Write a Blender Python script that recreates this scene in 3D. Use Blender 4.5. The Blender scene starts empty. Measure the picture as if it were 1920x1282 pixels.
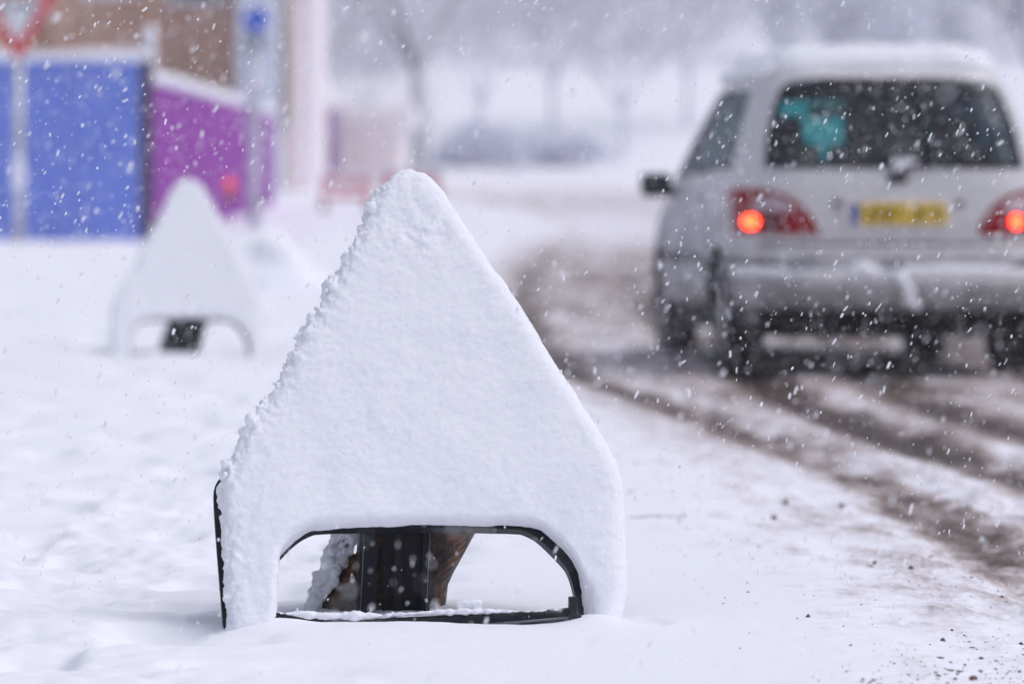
import bpy, bmesh, math, random
import numpy as np
from mathutils import Vector, Matrix
sc = bpy.context.scene
R = math.radians

# ------------------------------------------------------------------ camera
CAM_H = 0.9
PITCH = math.atan(251 / 8000)
cam_d = bpy.data.cameras.new('camera')
cam = bpy.data.objects.new('camera', cam_d)
sc.collection.objects.link(cam)
sc.camera = cam
cam.location = (0, 0, CAM_H)
cam.rotation_euler = (math.pi / 2 - PITCH, 0, 0)
cam_d.lens = 150
cam_d.sensor_width = 36
cam_d.clip_start = 0.1
cam_d.clip_end = 2000
cam_d.dof.use_dof = True
cam_d.dof.focus_distance = 9.3
cam_d.dof.aperture_fstop = 3.0
cam_d.dof.aperture_blades = 0

# ------------------------------------------------------------------ sky and sun (overcast)
SUN_EL, SUN_AZ = R(60), R(100)          # azimuth measured from +Y towards +X
world = bpy.data.worlds.new('World')
sc.world = world
world.use_nodes = True
wn, wl = world.node_tree.nodes, world.node_tree.links
wn.clear()
sky = wn.new('ShaderNodeTexSky')
sky.sky_type = 'NISHITA'
sky.sun_disc = False
sky.sun_elevation = SUN_EL
sky.sun_rotation = SUN_AZ
sky.air_density = 1.0
sky.dust_density = 3.0
sky.ozone_density = 1.0
hsv = wn.new('ShaderNodeHueSaturation')
hsv.inputs['Saturation'].default_value = 0.42
tint = wn.new('ShaderNodeMixRGB')
tint.blend_type = 'MULTIPLY'
tint.inputs[0].default_value = 1
tint.inputs[2].default_value = (0.95, 0.953, 1.045, 1)
bg = wn.new('ShaderNodeBackground')
bg.inputs['Strength'].default_value = 0.132
wo = wn.new('ShaderNodeOutputWorld')
wl.new(sky.outputs[0], hsv.inputs['Color'])
wl.new(hsv.outputs[0], tint.inputs[1])
wl.new(tint.outputs[0], bg.inputs[0])
wl.new(bg.outputs[0], wo.inputs[0])

sun_d = bpy.data.lights.new('sun', 'SUN')
sun_d.energy = 0.85
sun_d.angle = R(38)
sun_d.color = (1.0, 0.975, 0.97)
sun = bpy.data.objects.new('sun', sun_d)
sc.collection.objects.link(sun)
sdir = Vector((math.sin(SUN_AZ) * math.cos(SUN_EL), math.cos(SUN_AZ) * math.cos(SUN_EL), math.sin(SUN_EL)))
sun.rotation_euler = sdir.to_track_quat('Z', 'Y').to_euler()

sc.view_settings.view_transform = 'Standard'
sc.view_settings.look = 'None'
sc.view_settings.gamma = 1
sc.view_settings.use_curve_mapping = False
sc.view_settings.exposure = 0.05
sc.cycles.use_denoising = True
sc.cycles.max_bounces = 8
sc.cycles.diffuse_bounces = 4
sc.cycles.volume_bounces = 2
sc.cycles.transparent_max_bounces = 12
sc.cycles.caustics_reflective = False
sc.cycles.caustics_refractive = False
sc.cycles.use_adaptive_sampling = True

# ------------------------------------------------------------------ helpers
rng = random.Random(7)
nrng = np.random.RandomState(11)


def link(o, parent=None):
    sc.collection.objects.link(o)
    if parent is not None:
        o.parent = parent
    return o


def tag(o, label=None, cat=None, group=None, kind=None):
    if label: o['label'] = label
    if cat: o['category'] = cat
    if group: o['group'] = group
    if kind: o['kind'] = kind
    return o


def empty(name, loc, rz=0.0):
    o = bpy.data.objects.new(name, None)
    o.empty_display_size = 0.1
    o.location = loc
    o.rotation_euler = (0, 0, rz)
    return link(o)


def mesh_obj(name, verts, faces, mat, parent=None, smooth=True):
    me = bpy.data.meshes.new(name)
    me.from_pydata([tuple(v) for v in verts], [], [tuple(f) for f in faces])
    if smooth:
        me.polygons.foreach_set('use_smooth', [True] * len(me.polygons))
    me.update()
    o = bpy.data.objects.new(name, me)
    if mat: me.materials.append(mat)
    return link(o, parent)


def mesh_np(name, V, F, mat, parent=None, smooth=True):
    """fast path: V (n,3) float array, F (m,k) int array with k = 3 or 4"""
    me = bpy.data.meshes.new(name)
    V = np.asarray(V, dtype=np.float32)
    F = np.asarray(F, dtype=np.int32)
    m, k = F.shape
    me.vertices.add(len(V)); me.vertices.foreach_set('co', V.ravel())
    me.loops.add(m * k); me.loops.foreach_set('vertex_index', F.ravel())
    me.polygons.add(m)
    me.polygons.foreach_set('loop_start', np.arange(0, m * k, k, dtype=np.int32))
    me.polygons.foreach_set('loop_total', np.full(m, k, dtype=np.int32))
    me.polygons.foreach_set('use_smooth', np.full(m, smooth))
    me.update(calc_edges=True)
    me.validate()
    if mat: me.materials.append(mat)
    o = bpy.data.objects.new(name, me)
    return link(o, parent)


def bm_obj(name, bm, mat, parent=None, smooth=False):
    me = bpy.data.meshes.new(name)
    bmesh.ops.recalc_face_normals(bm, faces=bm.faces)
    bm.to_mesh(me); bm.free()
    if smooth:
        me.polygons.foreach_set('use_smooth', [True] * len(me.polygons))
    if mat: me.materials.append(mat)
    return link(bpy.data.objects.new(name, me), parent)


def add_box(bm, c, s, bevel=0.0, rot=None):
    M = Matrix.Translation(c) @ (rot.to_4x4() if rot is not None else Matrix.Identity(4)) @ Matrix.Diagonal((s[0], s[1], s[2], 1))
    r = bmesh.ops.create_cube(bm, size=1, matrix=M)
    if bevel > 0:
        es = list({e for v in r['verts'] for e in v.link_edges})
        bmesh.ops.bevel(bm, geom=es, offset=bevel, segments=2, affect='EDGES', profile=0.6)


def box(name, c, s, mat, parent=None, bevel=0.0, rot=None):
    bm = bmesh.new(); add_box(bm, c, s, bevel, rot)
    return bm_obj(name, bm, mat, parent)


def tube_mesh(pts, rad, n=10, cap=True):
    pts = [Vector(p) for p in pts]
    if not hasattr(rad, '__len__'): rad = [rad] * len(pts)
    V, F = [], []
    for i, p in enumerate(pts):
        t = (pts[min(i + 1, len(pts) - 1)] - pts[max(i - 1, 0)]).normalized()
        a = Vector((0, 0, 1)) if abs(t.z) < 0.9 else Vector((1, 0, 0))
        x = t.cross(a).normalized(); y = t.cross(x)
        for k in range(n):
            an = 2 * math.pi * k / n
            V.append(p + (x * math.cos(an) + y * math.sin(an)) * rad[i])
    for i in range(len(pts) - 1):
        for k in range(n):
            F.append((i * n + k, i * n + (k + 1) % n, (i + 1) * n + (k + 1) % n, (i + 1) * n + k))
    if cap:
        F.append(tuple(range(n - 1, -1, -1)))
        F.append(tuple((len(pts) - 1) * n + k for k in range(n)))
    return V, F


def tube(name, pts, rad, mat, parent=None, n=10):
    V, F = tube_mesh(pts, rad, n)
    return mesh_obj(name, V, F, mat, parent)


# value noise, vectorised
def _hash(ix, iy, iz, seed):
    h = (ix.astype(np.int64) * 374761393 + iy.astype(np.int64) * 668265263 + iz.astype(np.int64) * 2147483647 + seed * 974634777) & 0xFFFFFFFF
    h = ((h ^ (h >> 13)) * 1274126177) & 0xFFFFFFFF
    h = h ^ (h >> 16)
    return (h & 0xFFFF) / 32767.5 - 1.0


def vnoise(x, y, z=None, seed=0):
    x = np.asarray(x, dtype=np.float64); y = np.asarray(y, dtype=np.float64)
    z = np.zeros_like(x) if z is None else np.asarray(z, dtype=np.float64)
    ix, iy, iz = np.floor(x), np.floor(y), np.floor(z)
    fx, fy, fz = x - ix, y - iy, z - iz
    fx = fx * fx * fx * (fx * (fx * 6 - 15) + 10)
    fy = fy * fy * fy * (fy * (fy * 6 - 15) + 10)
    fz = fz * fz * fz * (fz * (fz * 6 - 15) + 10)
    out = 0
    for dx in (0, 1):
        for dy in (0, 1):
            for dz in (0, 1):
                w = (fx if dx else 1 - fx) * (fy if dy else 1 - fy) * (fz if dz else 1 - fz)
                out = out + w * _hash(ix + dx, iy + dy, iz + dz, seed)
    return out


def fbm(x, y, z=None, scale=1.0, octaves=4, seed=0, gain=0.5):
    out, amp, f = 0, 1.0, 1.0 / scale
    for o in range(octaves):
        out = out + amp * vnoise(np.asarray(x) * f + 3.7 * o, np.asarray(y) * f - 1.3 * o, None if z is None else np.asarray(z) * f + 5.1 * o, seed + o)
        amp *= gain; f *= 2.03
    return out


def sstep(a, b, x):
    t = np.clip((x - a) / (b - a), 0, 1)
    return t * t * (3 - 2 * t)


def ray(px, py):
    u, v = (px - 960) / 8000, (641 - py) / 8000
    c, s = math.cos(PITCH), math.sin(PITCH)
    return Vector((u, c + s * v, -s + c * v))


def at(px, py, y):
    r = ray(px, py)
    return Vector((0, 0, CAM_H)) + r * (y / r.y)


# ------------------------------------------------------------------ materials
def nodes_of(name):
    m = bpy.data.materials.new(name)
    m.use_nodes = True
    nt = m.node_tree
    return m, nt.nodes, nt.links, nt.nodes['Principled BSDF']


def noise_node(nd, ln, scale, detail=4, rough=0.55, vec=None):
    n = nd.new('ShaderNodeTexNoise')
    n.inputs['Scale'].default_value = scale
    n.inputs['Detail'].default_value = detail
    n.inputs['Roughness'].default_value = rough
    if vec is None:
        tc = nd.new('ShaderNodeTexCoord')
        vec = tc.outputs['Object']
    ln.new(vec, n.inputs['Vector'])
    return n


def ramp(nd, ln, fac, stops):
    r = nd.new('ShaderNodeValToRGB')
    el = r.color_ramp.elements
    while len(el) > 1: el.remove(el[-1])
    el[0].position = stops[0][0]; el[0].color = (*stops[0][1], 1)
    for p, c in stops[1:]:
        e = el.new(p); e.color = (*c, 1)
    ln.new(fac, r.inputs[0])
    return r


def paint(name, col, rough=0.5, var=0.12, scale=8.0, spec=0.4, metallic=0.0, bump=0.0, snow=0.0, snow_scale=20.0):
    m, nd, ln, b = nodes_of(name)
    n = noise_node(nd, ln, scale)
    c1 = tuple(max(0, c * (1 - var)) for c in col); c2 = tuple(min(1, c * (1 + var)) for c in col)
    r = ramp(nd, ln, n.outputs['Fac'], [(0.3, c1), (0.7, c2)])
    out = r.outputs[0]
    if snow > 0:
        n2 = noise_node(nd, ln, snow_scale, 6, 0.7)
        r2 = ramp(nd, ln, n2.outputs['Fac'], [(0.62 - snow * 0.3, (0, 0, 0)), (0.70 - snow * 0.3, (1, 1, 1))])
        mx = nd.new('ShaderNodeMixRGB')
        mx.inputs[2].default_value = (0.8, 0.8, 0.84, 1)
        ln.new(r2.outputs[0], mx.inputs[0]); ln.new(out, mx.inputs[1])
        out = mx.outputs[0]
    ln.new(out, b.inputs['Base Color'])
    b.inputs['Roughness'].default_value = rough
    b.inputs['Specular IOR Level'].default_value = spec
    b.inputs['Metallic'].default_value = metallic
    if bump > 0:
        bp = nd.new('ShaderNodeBump'); bp.inputs['Strength'].default_value = bump; bp.inputs['Distance'].default_value = 0.01
        n3 = noise_node(nd, ln, scale * 6)
        ln.new(n3.outputs['Fac'], bp.inputs['Height']); ln.new(bp.outputs[0], b.inputs['Normal'])
    return m


def snow_material(name, dirt=False, grain=260.0, base=(0.87, 0.875, 0.93), gb=0.25):
    m, nd, ln, b = nodes_of(name)
    b.inputs['Roughness'].default_value = 0.75
    b.inputs['Specular IOR Level'].default_value = 0.15
    b.inputs['Subsurface Weight'].default_value = 0.0
    n1 = noise_node(nd, ln, grain, 3, 0.6)
    n2 = noise_node(nd, ln, grain * 0.22, 3, 0.6)
    add = nd.new('ShaderNodeMath'); add.operation = 'MULTIPLY_ADD'
    ln.new(n2.outputs['Fac'], add.inputs[0]); add.inputs[1].default_value = 2.2
    ln.new(n1.outputs['Fac'], add.inputs[2])
    bp = nd.new('ShaderNodeBump')
    bp.inputs['Strength'].default_value = gb
    bp.inputs['Distance'].default_value = 0.003
    ln.new(add.outputs[0], bp.inputs['Height'])
    ln.new(bp.outputs[0], b.inputs['Normal'])
    if not dirt:
        r = ramp(nd, ln, n2.outputs['Fac'], [(0.3, tuple(c * 0.97 for c in base)), (0.7, base)])
        ln.new(r.outputs[0], b.inputs['Base Color'])
    else:
        at_ = nd.new('ShaderNodeAttribute'); at_.attribute_name = 'dirt'
        tcg = nd.new('ShaderNodeTexCoord'); mpg = nd.new('ShaderNodeMapping'); mpg.inputs['Scale'].default_value = (1.3, 0.5, 1.3)
        ln.new(tcg.outputs['Object'], mpg.inputs[0])
        n3 = noise_node(nd, ln, 7.0, 6, 0.68, mpg.outputs[0])
        n4 = noise_node(nd, ln, 45.0, 4, 0.65, mpg.outputs[0])
        # slush amount = vertex dirt perturbed with clumpy noise
        a1 = nd.new('ShaderNodeMath'); a1.operation = 'SUBTRACT'; ln.new(n3.outputs['Fac'], a1.inputs[0]); a1.inputs[1].default_value = 0.5
        a2 = nd.new('ShaderNodeMath'); a2.operation = 'SUBTRACT'; ln.new(n4.outputs['Fac'], a2.inputs[0]); a2.inputs[1].default_value = 0.5
        s1 = nd.new('ShaderNodeMath'); s1.operation = 'MULTIPLY_ADD'; ln.new(a1.outputs[0], s1.inputs[0]); s1.inputs[1].default_value = 1.5; ln.new(a2.outputs[0], s1.inputs[2])
        # perturbation only where there is dirt at all
        s2 = nd.new('ShaderNodeMath'); s2.operation = 'MULTIPLY'; ln.new(s1.outputs[0], s2.inputs[0]); 
        gate = nd.new('ShaderNodeMapRange'); gate.inputs['From Min'].default_value = 0.0; gate.inputs['From Max'].default_value = 0.18
        ln.new(at_.outputs['Fac'], gate.inputs['Value']); ln.new(gate.outputs[0], s2.inputs[1])
        s3 = nd.new('ShaderNodeMath'); s3.operation = 'MULTIPLY_ADD'; ln.new(s2.outputs[0], s3.inputs[0]); s3.inputs[1].default_value = 0.75; ln.new(at_.outputs['Fac'], s3.inputs[2])
        r = ramp(nd, ln, s3.outputs[0], [(0.02, base), (0.25, (0.66, 0.615, 0.63)), (0.5, (0.37, 0.31, 0.295)), (0.75, (0.155, 0.115, 0.10)), (1.0, (0.06, 0.043, 0.037))])
        ln.new(r.outputs[0], b.inputs['Base Color'])
        rr = nd.new('ShaderNodeMapRange'); rr.inputs['To Min'].default_value = 0.8; rr.inputs['To Max'].default_value = 0.45
        ln.new(s3.outputs[0], rr.inputs['Value']); ln.new(rr.outputs[0], b.inputs['Roughness'])
    return m


M_ground = snow_material('snow_and_slush', dirt=True, grain=180, gb=0.16)
M_snow = snow_material('packed_fresh_snow', grain=330, gb=0.30)
M_snow_far = snow_material('snow_soft', grain=60, gb=0.1)


def snowy_on_top(name, col, lo=0.1, hi=0.6, rough=0.85):
    """bark or leaves, some paled with painted haze, carrying snow on faces that look up"""
    m, nd, ln, b = nodes_of(name)
    g = nd.new('ShaderNodeNewGeometry')
    sp = nd.new('ShaderNodeSeparateXYZ'); ln.new(g.outputs['Normal'], sp.inputs[0])
    n = noise_node(nd, ln, 3.0, 5, 0.7)
    ad = nd.new('ShaderNodeMath'); ad.operation = 'ADD'; ln.new(sp.outputs['Z'], ad.inputs[0]); ln.new(n.outputs['Fac'], ad.inputs[1])
    mr = nd.new('ShaderNodeMapRange'); mr.inputs['From Min'].default_value = lo + 0.5; mr.inputs['From Max'].default_value = hi + 0.5
    ln.new(ad.outputs[0], mr.inputs['Value'])
    mx = nd.new('ShaderNodeMixRGB'); mx.inputs[1].default_value = (*col, 1); mx.inputs[2].default_value = (0.85, 0.855, 0.88, 1)
    ln.new(mr.outputs[0], mx.inputs[0]); ln.new(mx.outputs[0], b.inputs['Base Color'])
    b.inputs['Roughness'].default_value = rough
    return m


M_plastic = paint('black_plastic', (0.010, 0.011, 0.016), 0.42, 0.3, 30, 0.25, bump=0.15)
M_rib = paint('dark_ribbed_plastic', (0.006, 0.007, 0.011), 0.45, 0.3, 20, 0.2)


def rusty_material():
    m, nd, ln, b = nodes_of('rusty_dark_metal')
    tc = nd.new('ShaderNodeTexCoord')
    mp = nd.new('ShaderNodeMapping'); mp.inputs['Scale'].default_value = (1, 1, 0.45)
    ln.new(tc.outputs['Object'], mp.inputs[0])
    n = noise_node(nd, ln, 14, 6, 0.65, mp.outputs[0])
    r = ramp(nd, ln, n.outputs['Fac'], [(0.40, (0.010, 0.009, 0.012)), (0.50, (0.035, 0.020, 0.014)), (0.60, (0.17, 0.065, 0.028)), (0.72, (0.05, 0.04, 0.038))])
    ln.new(r.outputs[0], b.inputs['Base Color'])
    b.inputs['Roughness'].default_value = 0.5; b.inputs['Specular IOR Level'].default_value = 0.25
    w = nd.new('ShaderNodeTexWave'); w.wave_type = 'BANDS'; w.bands_direction = 'Z'
    w.inputs['Scale'].default_value = 22; w.inputs['Distortion'].default_value = 7
    w.inputs['Detail'].default_value = 2
    mp2 = nd.new('ShaderNodeMapping'); mp2.inputs['Rotation'].default_value = (0, R(24), 0)
    ln.new(tc.outputs['Object'], mp2.inputs[0]); ln.new(mp2.outputs[0], w.inputs['Vector'])
    bp = nd.new('ShaderNodeBump'); bp.inputs['Strength'].default_value = 0.5; bp.inputs['Distance'].default_value = 0.003
    ln.new(w.outputs['Fac'], bp.inputs['Height']); ln.new(bp.outputs[0], b.inputs['Normal'])
    return m


M_rust = rusty_material()

# ------------------------------------------------------------------ terrain
GP = {}


def base_h(x, y):
    x = np.asarray(x, float); y = np.asarray(y, float)
    h = np.where(y < 27, 0.0, np.where(y < 54, 0.0165 * (y - 27), 0.4455 + 0.0232 * (y - 54)))
    h = np.where(y > 125, 0.4455 + 0.0232 * 71 + 0.004 * (y - 125), h)
    h = h + np.where(y > 155, 0.155 * (np.clip(y, 155, 300) - 155) ** 1.0, 0)
    # softer start of the slope
    h = h + 0.03 * np.exp(-((y - 27) / 4.0) ** 2)
    return h


def ground_px(px, py):
    """where the picture ray meets the smooth terrain"""
    r = ray(px, py)
    lo = 5.0
    y = lo
    while y < 400:
        z = CAM_H + r.z * (y / r.y)
        if z <= float(base_h(0, y)): break
        y += 0.1
    return r.x * (y / r.y), y


trk1 = [ground_px(*p) for p in [(2140, 1150), (1920, 1035), (1760, 950), (1600, 880), (1400, 800), (1250, 748), (1090, 700), (1010, 640), (975, 560), (990, 500), (1040, 450)]]
trk1 += [(0.9, 62), (0.4, 75), (-2.5, 90), (-9, 110)]
trk2 = [(2.05, 8.0)] + [ground_px(*p) for p in [(1920, 888), (1700, 815), (1560, 765), (1440, 718)]] + [(1.30, 26), (1.15, 30), (1.05, 40), (1.9, 50), (2.4, 60), (2.0, 75), (-1, 90), (-7.5, 110)]
trk3 = [(2.9, 9)] + [ground_px(*p) for p in [(2000, 815), (1800, 768), (1640, 705)]] + [(2.2, 26), (2.3, 40), (3.3, 60)]
trk4 = [(3.6, 9), (3.2, 16), (2.9, 23), (2.8, 40), (4.2, 60), (4.0, 80), (0, 100)]
TR = [(trk1, 0.13, 0.78, 0.014), (trk2, 0.15, 0.86, 0.018), (trk3, 0.17, 0.66, 0.012), (trk4, 0.2, 0.6, 0.012)]


def trk_x(t, y):
    a = sorted(t, key=lambda p: p[1])
    return np.interp(y, [p[1] for p in a], [p[0] for p in a])


def terrain(x, y, detail=True):
    """returns height, dirt"""
    h = base_h(x, y)
    x1 = trk_x(trk1, y)
    wob = 0.10 * fbm(x, y, scale=1.3, octaves=3, seed=5)
    e = x - x1 + wob
    edge = sstep(-0.75, 0.15, e)
    right = 1 - sstep(5.5, 6.8, e)
    road = edge * right
    sx = x - x1
    n_l = fbm(sx / 0.30, y / 1.7, scale=1.0, octaves=4, seed=21)
    n_m = fbm(sx / 0.10, y / 0.42, scale=1.0, octaves=3, seed=22)
    n_s = fbm(sx / 0.035, y / 0.09, scale=1.0, octaves=2, seed=26)
    dirt = road * (0.21 + 0.12 * n_l + 0.19 * n_m + 0.08 * n_s)
    nearroad = sstep(13, 22, y)
    dirt += road * nearroad * 0.15 + road * 0.10 * np.exp(-((y - 42) / 13) ** 2)
    dh = -0.035 * road
    for t, w, a, dep in TR:
        d = np.abs(x - trk_x(t, y) + 0.4 * wob) / w
        g = np.exp(-d ** 2.4)
        amp = a * (0.84 + 0.22 * n_l + 0.16 * n_m)
        far = 1 - 0.74 * sstep(24, 42, y)
        near = 1.0
        if t is trk1: near = 0.62 + 0.38 * sstep(11, 16, y)
        dirt += np.clip(amp, 0, 1) * g * far * near * (1 - 0.3 * np.clip(dirt, 0, 1))
        dh += -dep * g * (1 + 0.4 * n_l) + dep * 0.55 * np.exp(-((d - 1.7) / 0.6) ** 2)
    dirt = dirt * (1 - 0.75 * sstep(48, 62, y) * (1 - np.exp(-((y - 80) / 9.0) ** 2) * 0.7))
    verge = sstep(-1.15, -0.3, e) * right
    dirt = dirt + verge * (1 - road) * np.clip(0.015 + 0.07 * n_m + 0.08 * fbm(x, y, scale=0.06, octaves=3, seed=27), 0, 1)
    corner = np.exp(-(((x - 0.95) / 0.35) ** 2 + ((y - 7.9) / 0.7) ** 2))
    dirt = dirt + corner * np.clip(0.0 + 0.07 * fbm(x, y, scale=0.03, octaves=3, seed=28), 0, 1)
    if detail:
        h = h + road * (0.008 * n_l + 0.010 * n_m + 0.006 * fbm(x, y, scale=0.05, octaves=3, seed=23)) * (1 - 0.4 * sstep(20, 40, y))
        calm = np.exp(-((x + 0.19) ** 2 / 0.45 + (y - 9.0) ** 2 / 1.2))      # smooth snow round the sign
        left = 1 - sstep(-0.9, 0.2, x + 0.25 * fbm(x, y, scale=1.0, seed=9))
        nl = fbm(x, y, scale=0.32, octaves=3, seed=31)
        dents = -np.clip(vnoise(x / 0.19, y / 0.26, seed=33) - 0.25, 0, 1) ** 1.2
        h = h + (1 - road) * (1 - 0.85 * calm) * left * (0.018 * nl + 0.11 * dents + 0.007 * fbm(x, y, scale=0.06, octaves=2, seed=35))
        h = h + (1 - road) * 0.012 * fbm(x, y, scale=1.6, octaves=2, seed=41)
        h = h + (1 - road) * (0.0008 * fbm(x, y, scale=0.03, octaves=3, seed=43))
    if detail: h = h + verge * (1 - 0.5 * road) * 0.0035 * fbm(x, y, scale=0.07, octaves=3, seed=45, gain=0.65)
    h = h + dh
    # drift round the sign feet, hollow right of the sign
    h = h + 0.018 * np.exp(-(((x + 0.52) / 0.07) ** 2 + ((y - 9.17) / 0.09) ** 2))
    h = h + 0.020 * np.exp(-(((x - 0.18) / 0.07) ** 2 + ((y - 9.17) / 0.09) ** 2))
    h = h + 0.007 * np.exp(-(((x + 0.22) / 0.10) ** 2 + ((y - 9.12) / 0.05) ** 2))
    ddx, ddy = (x - 0.285) / 0.06, (y - 9.22) / 0.10
    rr = np.sqrt(ddx ** 2 + ddy ** 2)
    h = h - 0.010 * (1 - sstep(0.5, 1.2, rr))
    # ground left of the far hoarding dips a little and swells in front of it
    h = h + 0.10 * np.exp(-((y - 50) / 4) ** 2) * (1 - sstep(-5.0, -3.5, x))
    return h, np.clip(dirt, 0, 1)


def axis(segs):
    out = []
    for a, b, st in segs:
        n = max(1, int(round((b - a) / st)))
        out += list(np.linspace(a, b, n, endpoint=False))
    out.append(segs[-1][1])
    return np.array(out)


gx = axis([(-110, -60, 10), (-60, -20, 4), (-20, -8, 0.8), (-8, -3, 0.25), (-3, -1.3, 0.06), (-1.3, 1.9, 0.0125), (1.9, 3.5, 0.05), (3.5, 8, 0.2), (8, 20, 0.8), (20, 60, 4), (60, 110, 10)])
gy = axis([(-40, 0, 4), (0, 6, 0.3), (6, 7.6, 0.06), (7.6, 11.5, 0.0135), (11.5, 15, 0.025), (15, 26, 0.05), (26, 40, 0.12), (40, 70, 0.4), (70, 140, 1.5), (140, 340, 10)])
GX, GY = np.meshgrid(gx, gy)
H, D = terrain(GX, GY)
GXf, GYf = GX.ravel(), GY.ravel()
nx, ny = len(gx), len(gy)
idx = np.arange(nx * ny).reshape(ny, nx)
F = np.stack([idx[:-1, :-1], idx[:-1, 1:], idx[1:, 1:], idx[1:, :-1]], -1).reshape(-1, 4)
V = np.stack([GXf, GYf, H.ravel()], -1)
# analytic normals so the two sheets shade as one where they meet
dHy, dHx = np.gradient(H, gy, gx)
NRM = np.stack([-dHx.ravel(), -dHy.ravel(), np.ones(nx * ny)], -1)
NRM /= np.linalg.norm(NRM, axis=1, keepdims=True)
cxs = (GX[:-1, :-1] + GX[1:, 1:]) / 2; cys = (GY[:-1, :-1] + GY[1:, 1:]) / 2
ee = cxs - trk_x(trk1, cys)
is_road = ((ee > -0.75) & (ee < 6.8) & (cys > -40) & (cys < 110)).ravel()


def sheet(name, mask, label=None):
    f = F[mask]
    used = np.unique(f)
    remap = np.full(nx * ny, -1, dtype=np.int64); remap[used] = np.arange(len(used))
    o = mesh_np(name, V[used], remap[f], M_ground)
    me = o.data
    a = me.attributes.new('dirt', 'FLOAT', 'POINT')
    a.data.foreach_set('value', D.ravel()[used].astype(np.float32))
    me.normals_split_custom_set_from_vertices([tuple(n) for n in NRM[used]])
    tag(o, kind='structure')
    return o


sheet('ground', ~is_road)
sheet('road', is_road)


def gz(x, y):
    return float(terrain(np.array([float(x)]), np.array([float(y)]))[0][0])


# ------------------------------------------------------------------ remeshed snow masses
def remesh_snow(name, build, voxel, mat, parent=None, smooth=4, disp=None, matrix=None):
    """build(bm) adds overlapping closed shapes; they are fused by a voxel remesh and roughened"""
    bm = bmesh.new(); build(bm)
    bmesh.ops.recalc_face_normals(bm, faces=bm.faces)
    me = bpy.data.meshes.new(name); bm.to_mesh(me); bm.free()
    o = bpy.data.objects.new(name, me); link(o)
    md = o.modifiers.new('r', 'REMESH'); md.mode = 'VOXEL'; md.voxel_size = voxel; md.adaptivity = 0
    if smooth:
        ms = o.modifiers.new('s', 'SMOOTH'); ms.factor = 0.5; ms.iterations = smooth
    dg = bpy.context.evaluated_depsgraph_get()
    ev = o.evaluated_get(dg)
    em = ev.to_mesh()
    n = len(em.vertices)
    co = np.empty(n * 3, np.float32); em.vertices.foreach_get('co', co); co = co.reshape(-1, 3).astype(float)
    no = np.empty(n * 3, np.float32); em.vertices.foreach_get('normal', no); no = no.reshape(-1, 3).astype(float)
    m = len(em.polygons)
    lt = np.empty(m, np.int32); em.polygons.foreach_get('loop_total', lt)
    li = np.empty(len(em.loops), np.int32); em.loops.foreach_get('vertex_index', li)
    ok4 = bool((lt == 4).all())
    if ok4:
        Fq = li.reshape(-1, 4)
    else:
        Fq = [tuple(p.vertices) for p in em.polygons]
    ev.to_mesh_clear()
    bpy.data.objects.remove(o)
    bpy.data.meshes.remove(me)
    if disp is not None:
        co = co + no * disp(co, no)[:, None]
    ob = mesh_np(name, co, Fq, mat, parent) if ok4 else mesh_obj(name, co, Fq, mat, parent)
    return ob


def add_blob(bm, c, r, sub=1, squash=(1, 1, 1)):
    bmesh.ops.create_icosphere(bm, subdivisions=sub, radius=r, matrix=Matrix.Translation(c) @ Matrix.Diagonal((*squash, 1)))


def add_slab(bm, poly, z0, z1, bevel=0.0):
    vs = [bm.verts.new((p[0], p[1], z0)) for p in poly]
    f = bm.faces.new(vs)
    r = bmesh.ops.extrude_face_region(bm, geom=[f])
    top = [v for v in r['geom'] if isinstance(v, bmesh.types.BMVert)]
    for v in top: v.co.z = z1
    if bevel > 0:
        es = [e for e in {e for v in top for e in v.link_edges} if all(v in set(top) for v in e.verts)]
        bmesh.ops.bevel(bm, geom=es, offset=bevel, segments=4, affect='EDGES', profile=0.5, clamp_overlap=True)


def chaikin(p, it=2):
    for _ in range(it):
        q = []
        for i in range(len(p)):
            a, b = p[i], p[(i + 1) % len(p)]
            q.append((a[0] * .75 + b[0] * .25, a[1] * .75 + b[1] * .25)); q.append((a[0] * .25 + b[0] * .75, a[1] * .25 + b[1] * .75))
        p = q
    return p


def add_pillow(bm, p, z0, z1):
    """thick sheet whose front edge rolls over in a quarter round, tighter round the cut-out"""
    area = sum(p[i - 1][0] * p[i][1] - p[i][0] * p[i - 1][1] for i in range(len(p)))
    sg = 1 if area > 0 else -1
    nrm, rad = [], []
    for i in range(len(p)):
        a, b = Vector(p[i - 2]), Vector(p[(i + 2) % len(p)])
        t = (b - a).normalized()
        nrm.append(Vector((-t.y, t.x)) * sg)
        inner = p[i][1] < 0.25 and -0.335 < p[i][0] < 0.345
        rad.append(0.016 if inner else (0.043 if p[i][0] > 0 else 0.034))
    for _ in range(3):
        rad = [(rad[i - 1] + rad[i] + rad[(i + 1) % len(p)]) / 3 for i in range(len(p))]
        nrm = [(nrm[i - 1] + nrm[i] + nrm[(i + 1) % len(p)]).normalized() for i in range(len(p))]
    rings = [[bm.verts.new((q[0], q[1], z0)) for q in p]]
    for k in range(7):
        th = math.pi / 2 * k / 6
        rings.append([bm.verts.new((q[0] + nrm[i].x * rad[i] * (1 - math.cos(th)), q[1] + nrm[i].y * rad[i] * (1 - math.cos(th)), z1 - min(rad[i], z1 * 0.9) * (1 - math.sin(th)))) for i, q in enumerate(p)])
    m_ = len(p)
    for a, b in zip(rings[:-1], rings[1:]):
        for i in range(m_): bm.faces.new((a[i], a[(i + 1) % m_], b[(i + 1) % m_], b[i]))
    bm.faces.new(rings[-1]); bm.faces.new(list(reversed(rings[0])))


# ------------------------------------------------------------------ the snowed up temporary road signs
LEAN = R(24)


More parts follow.
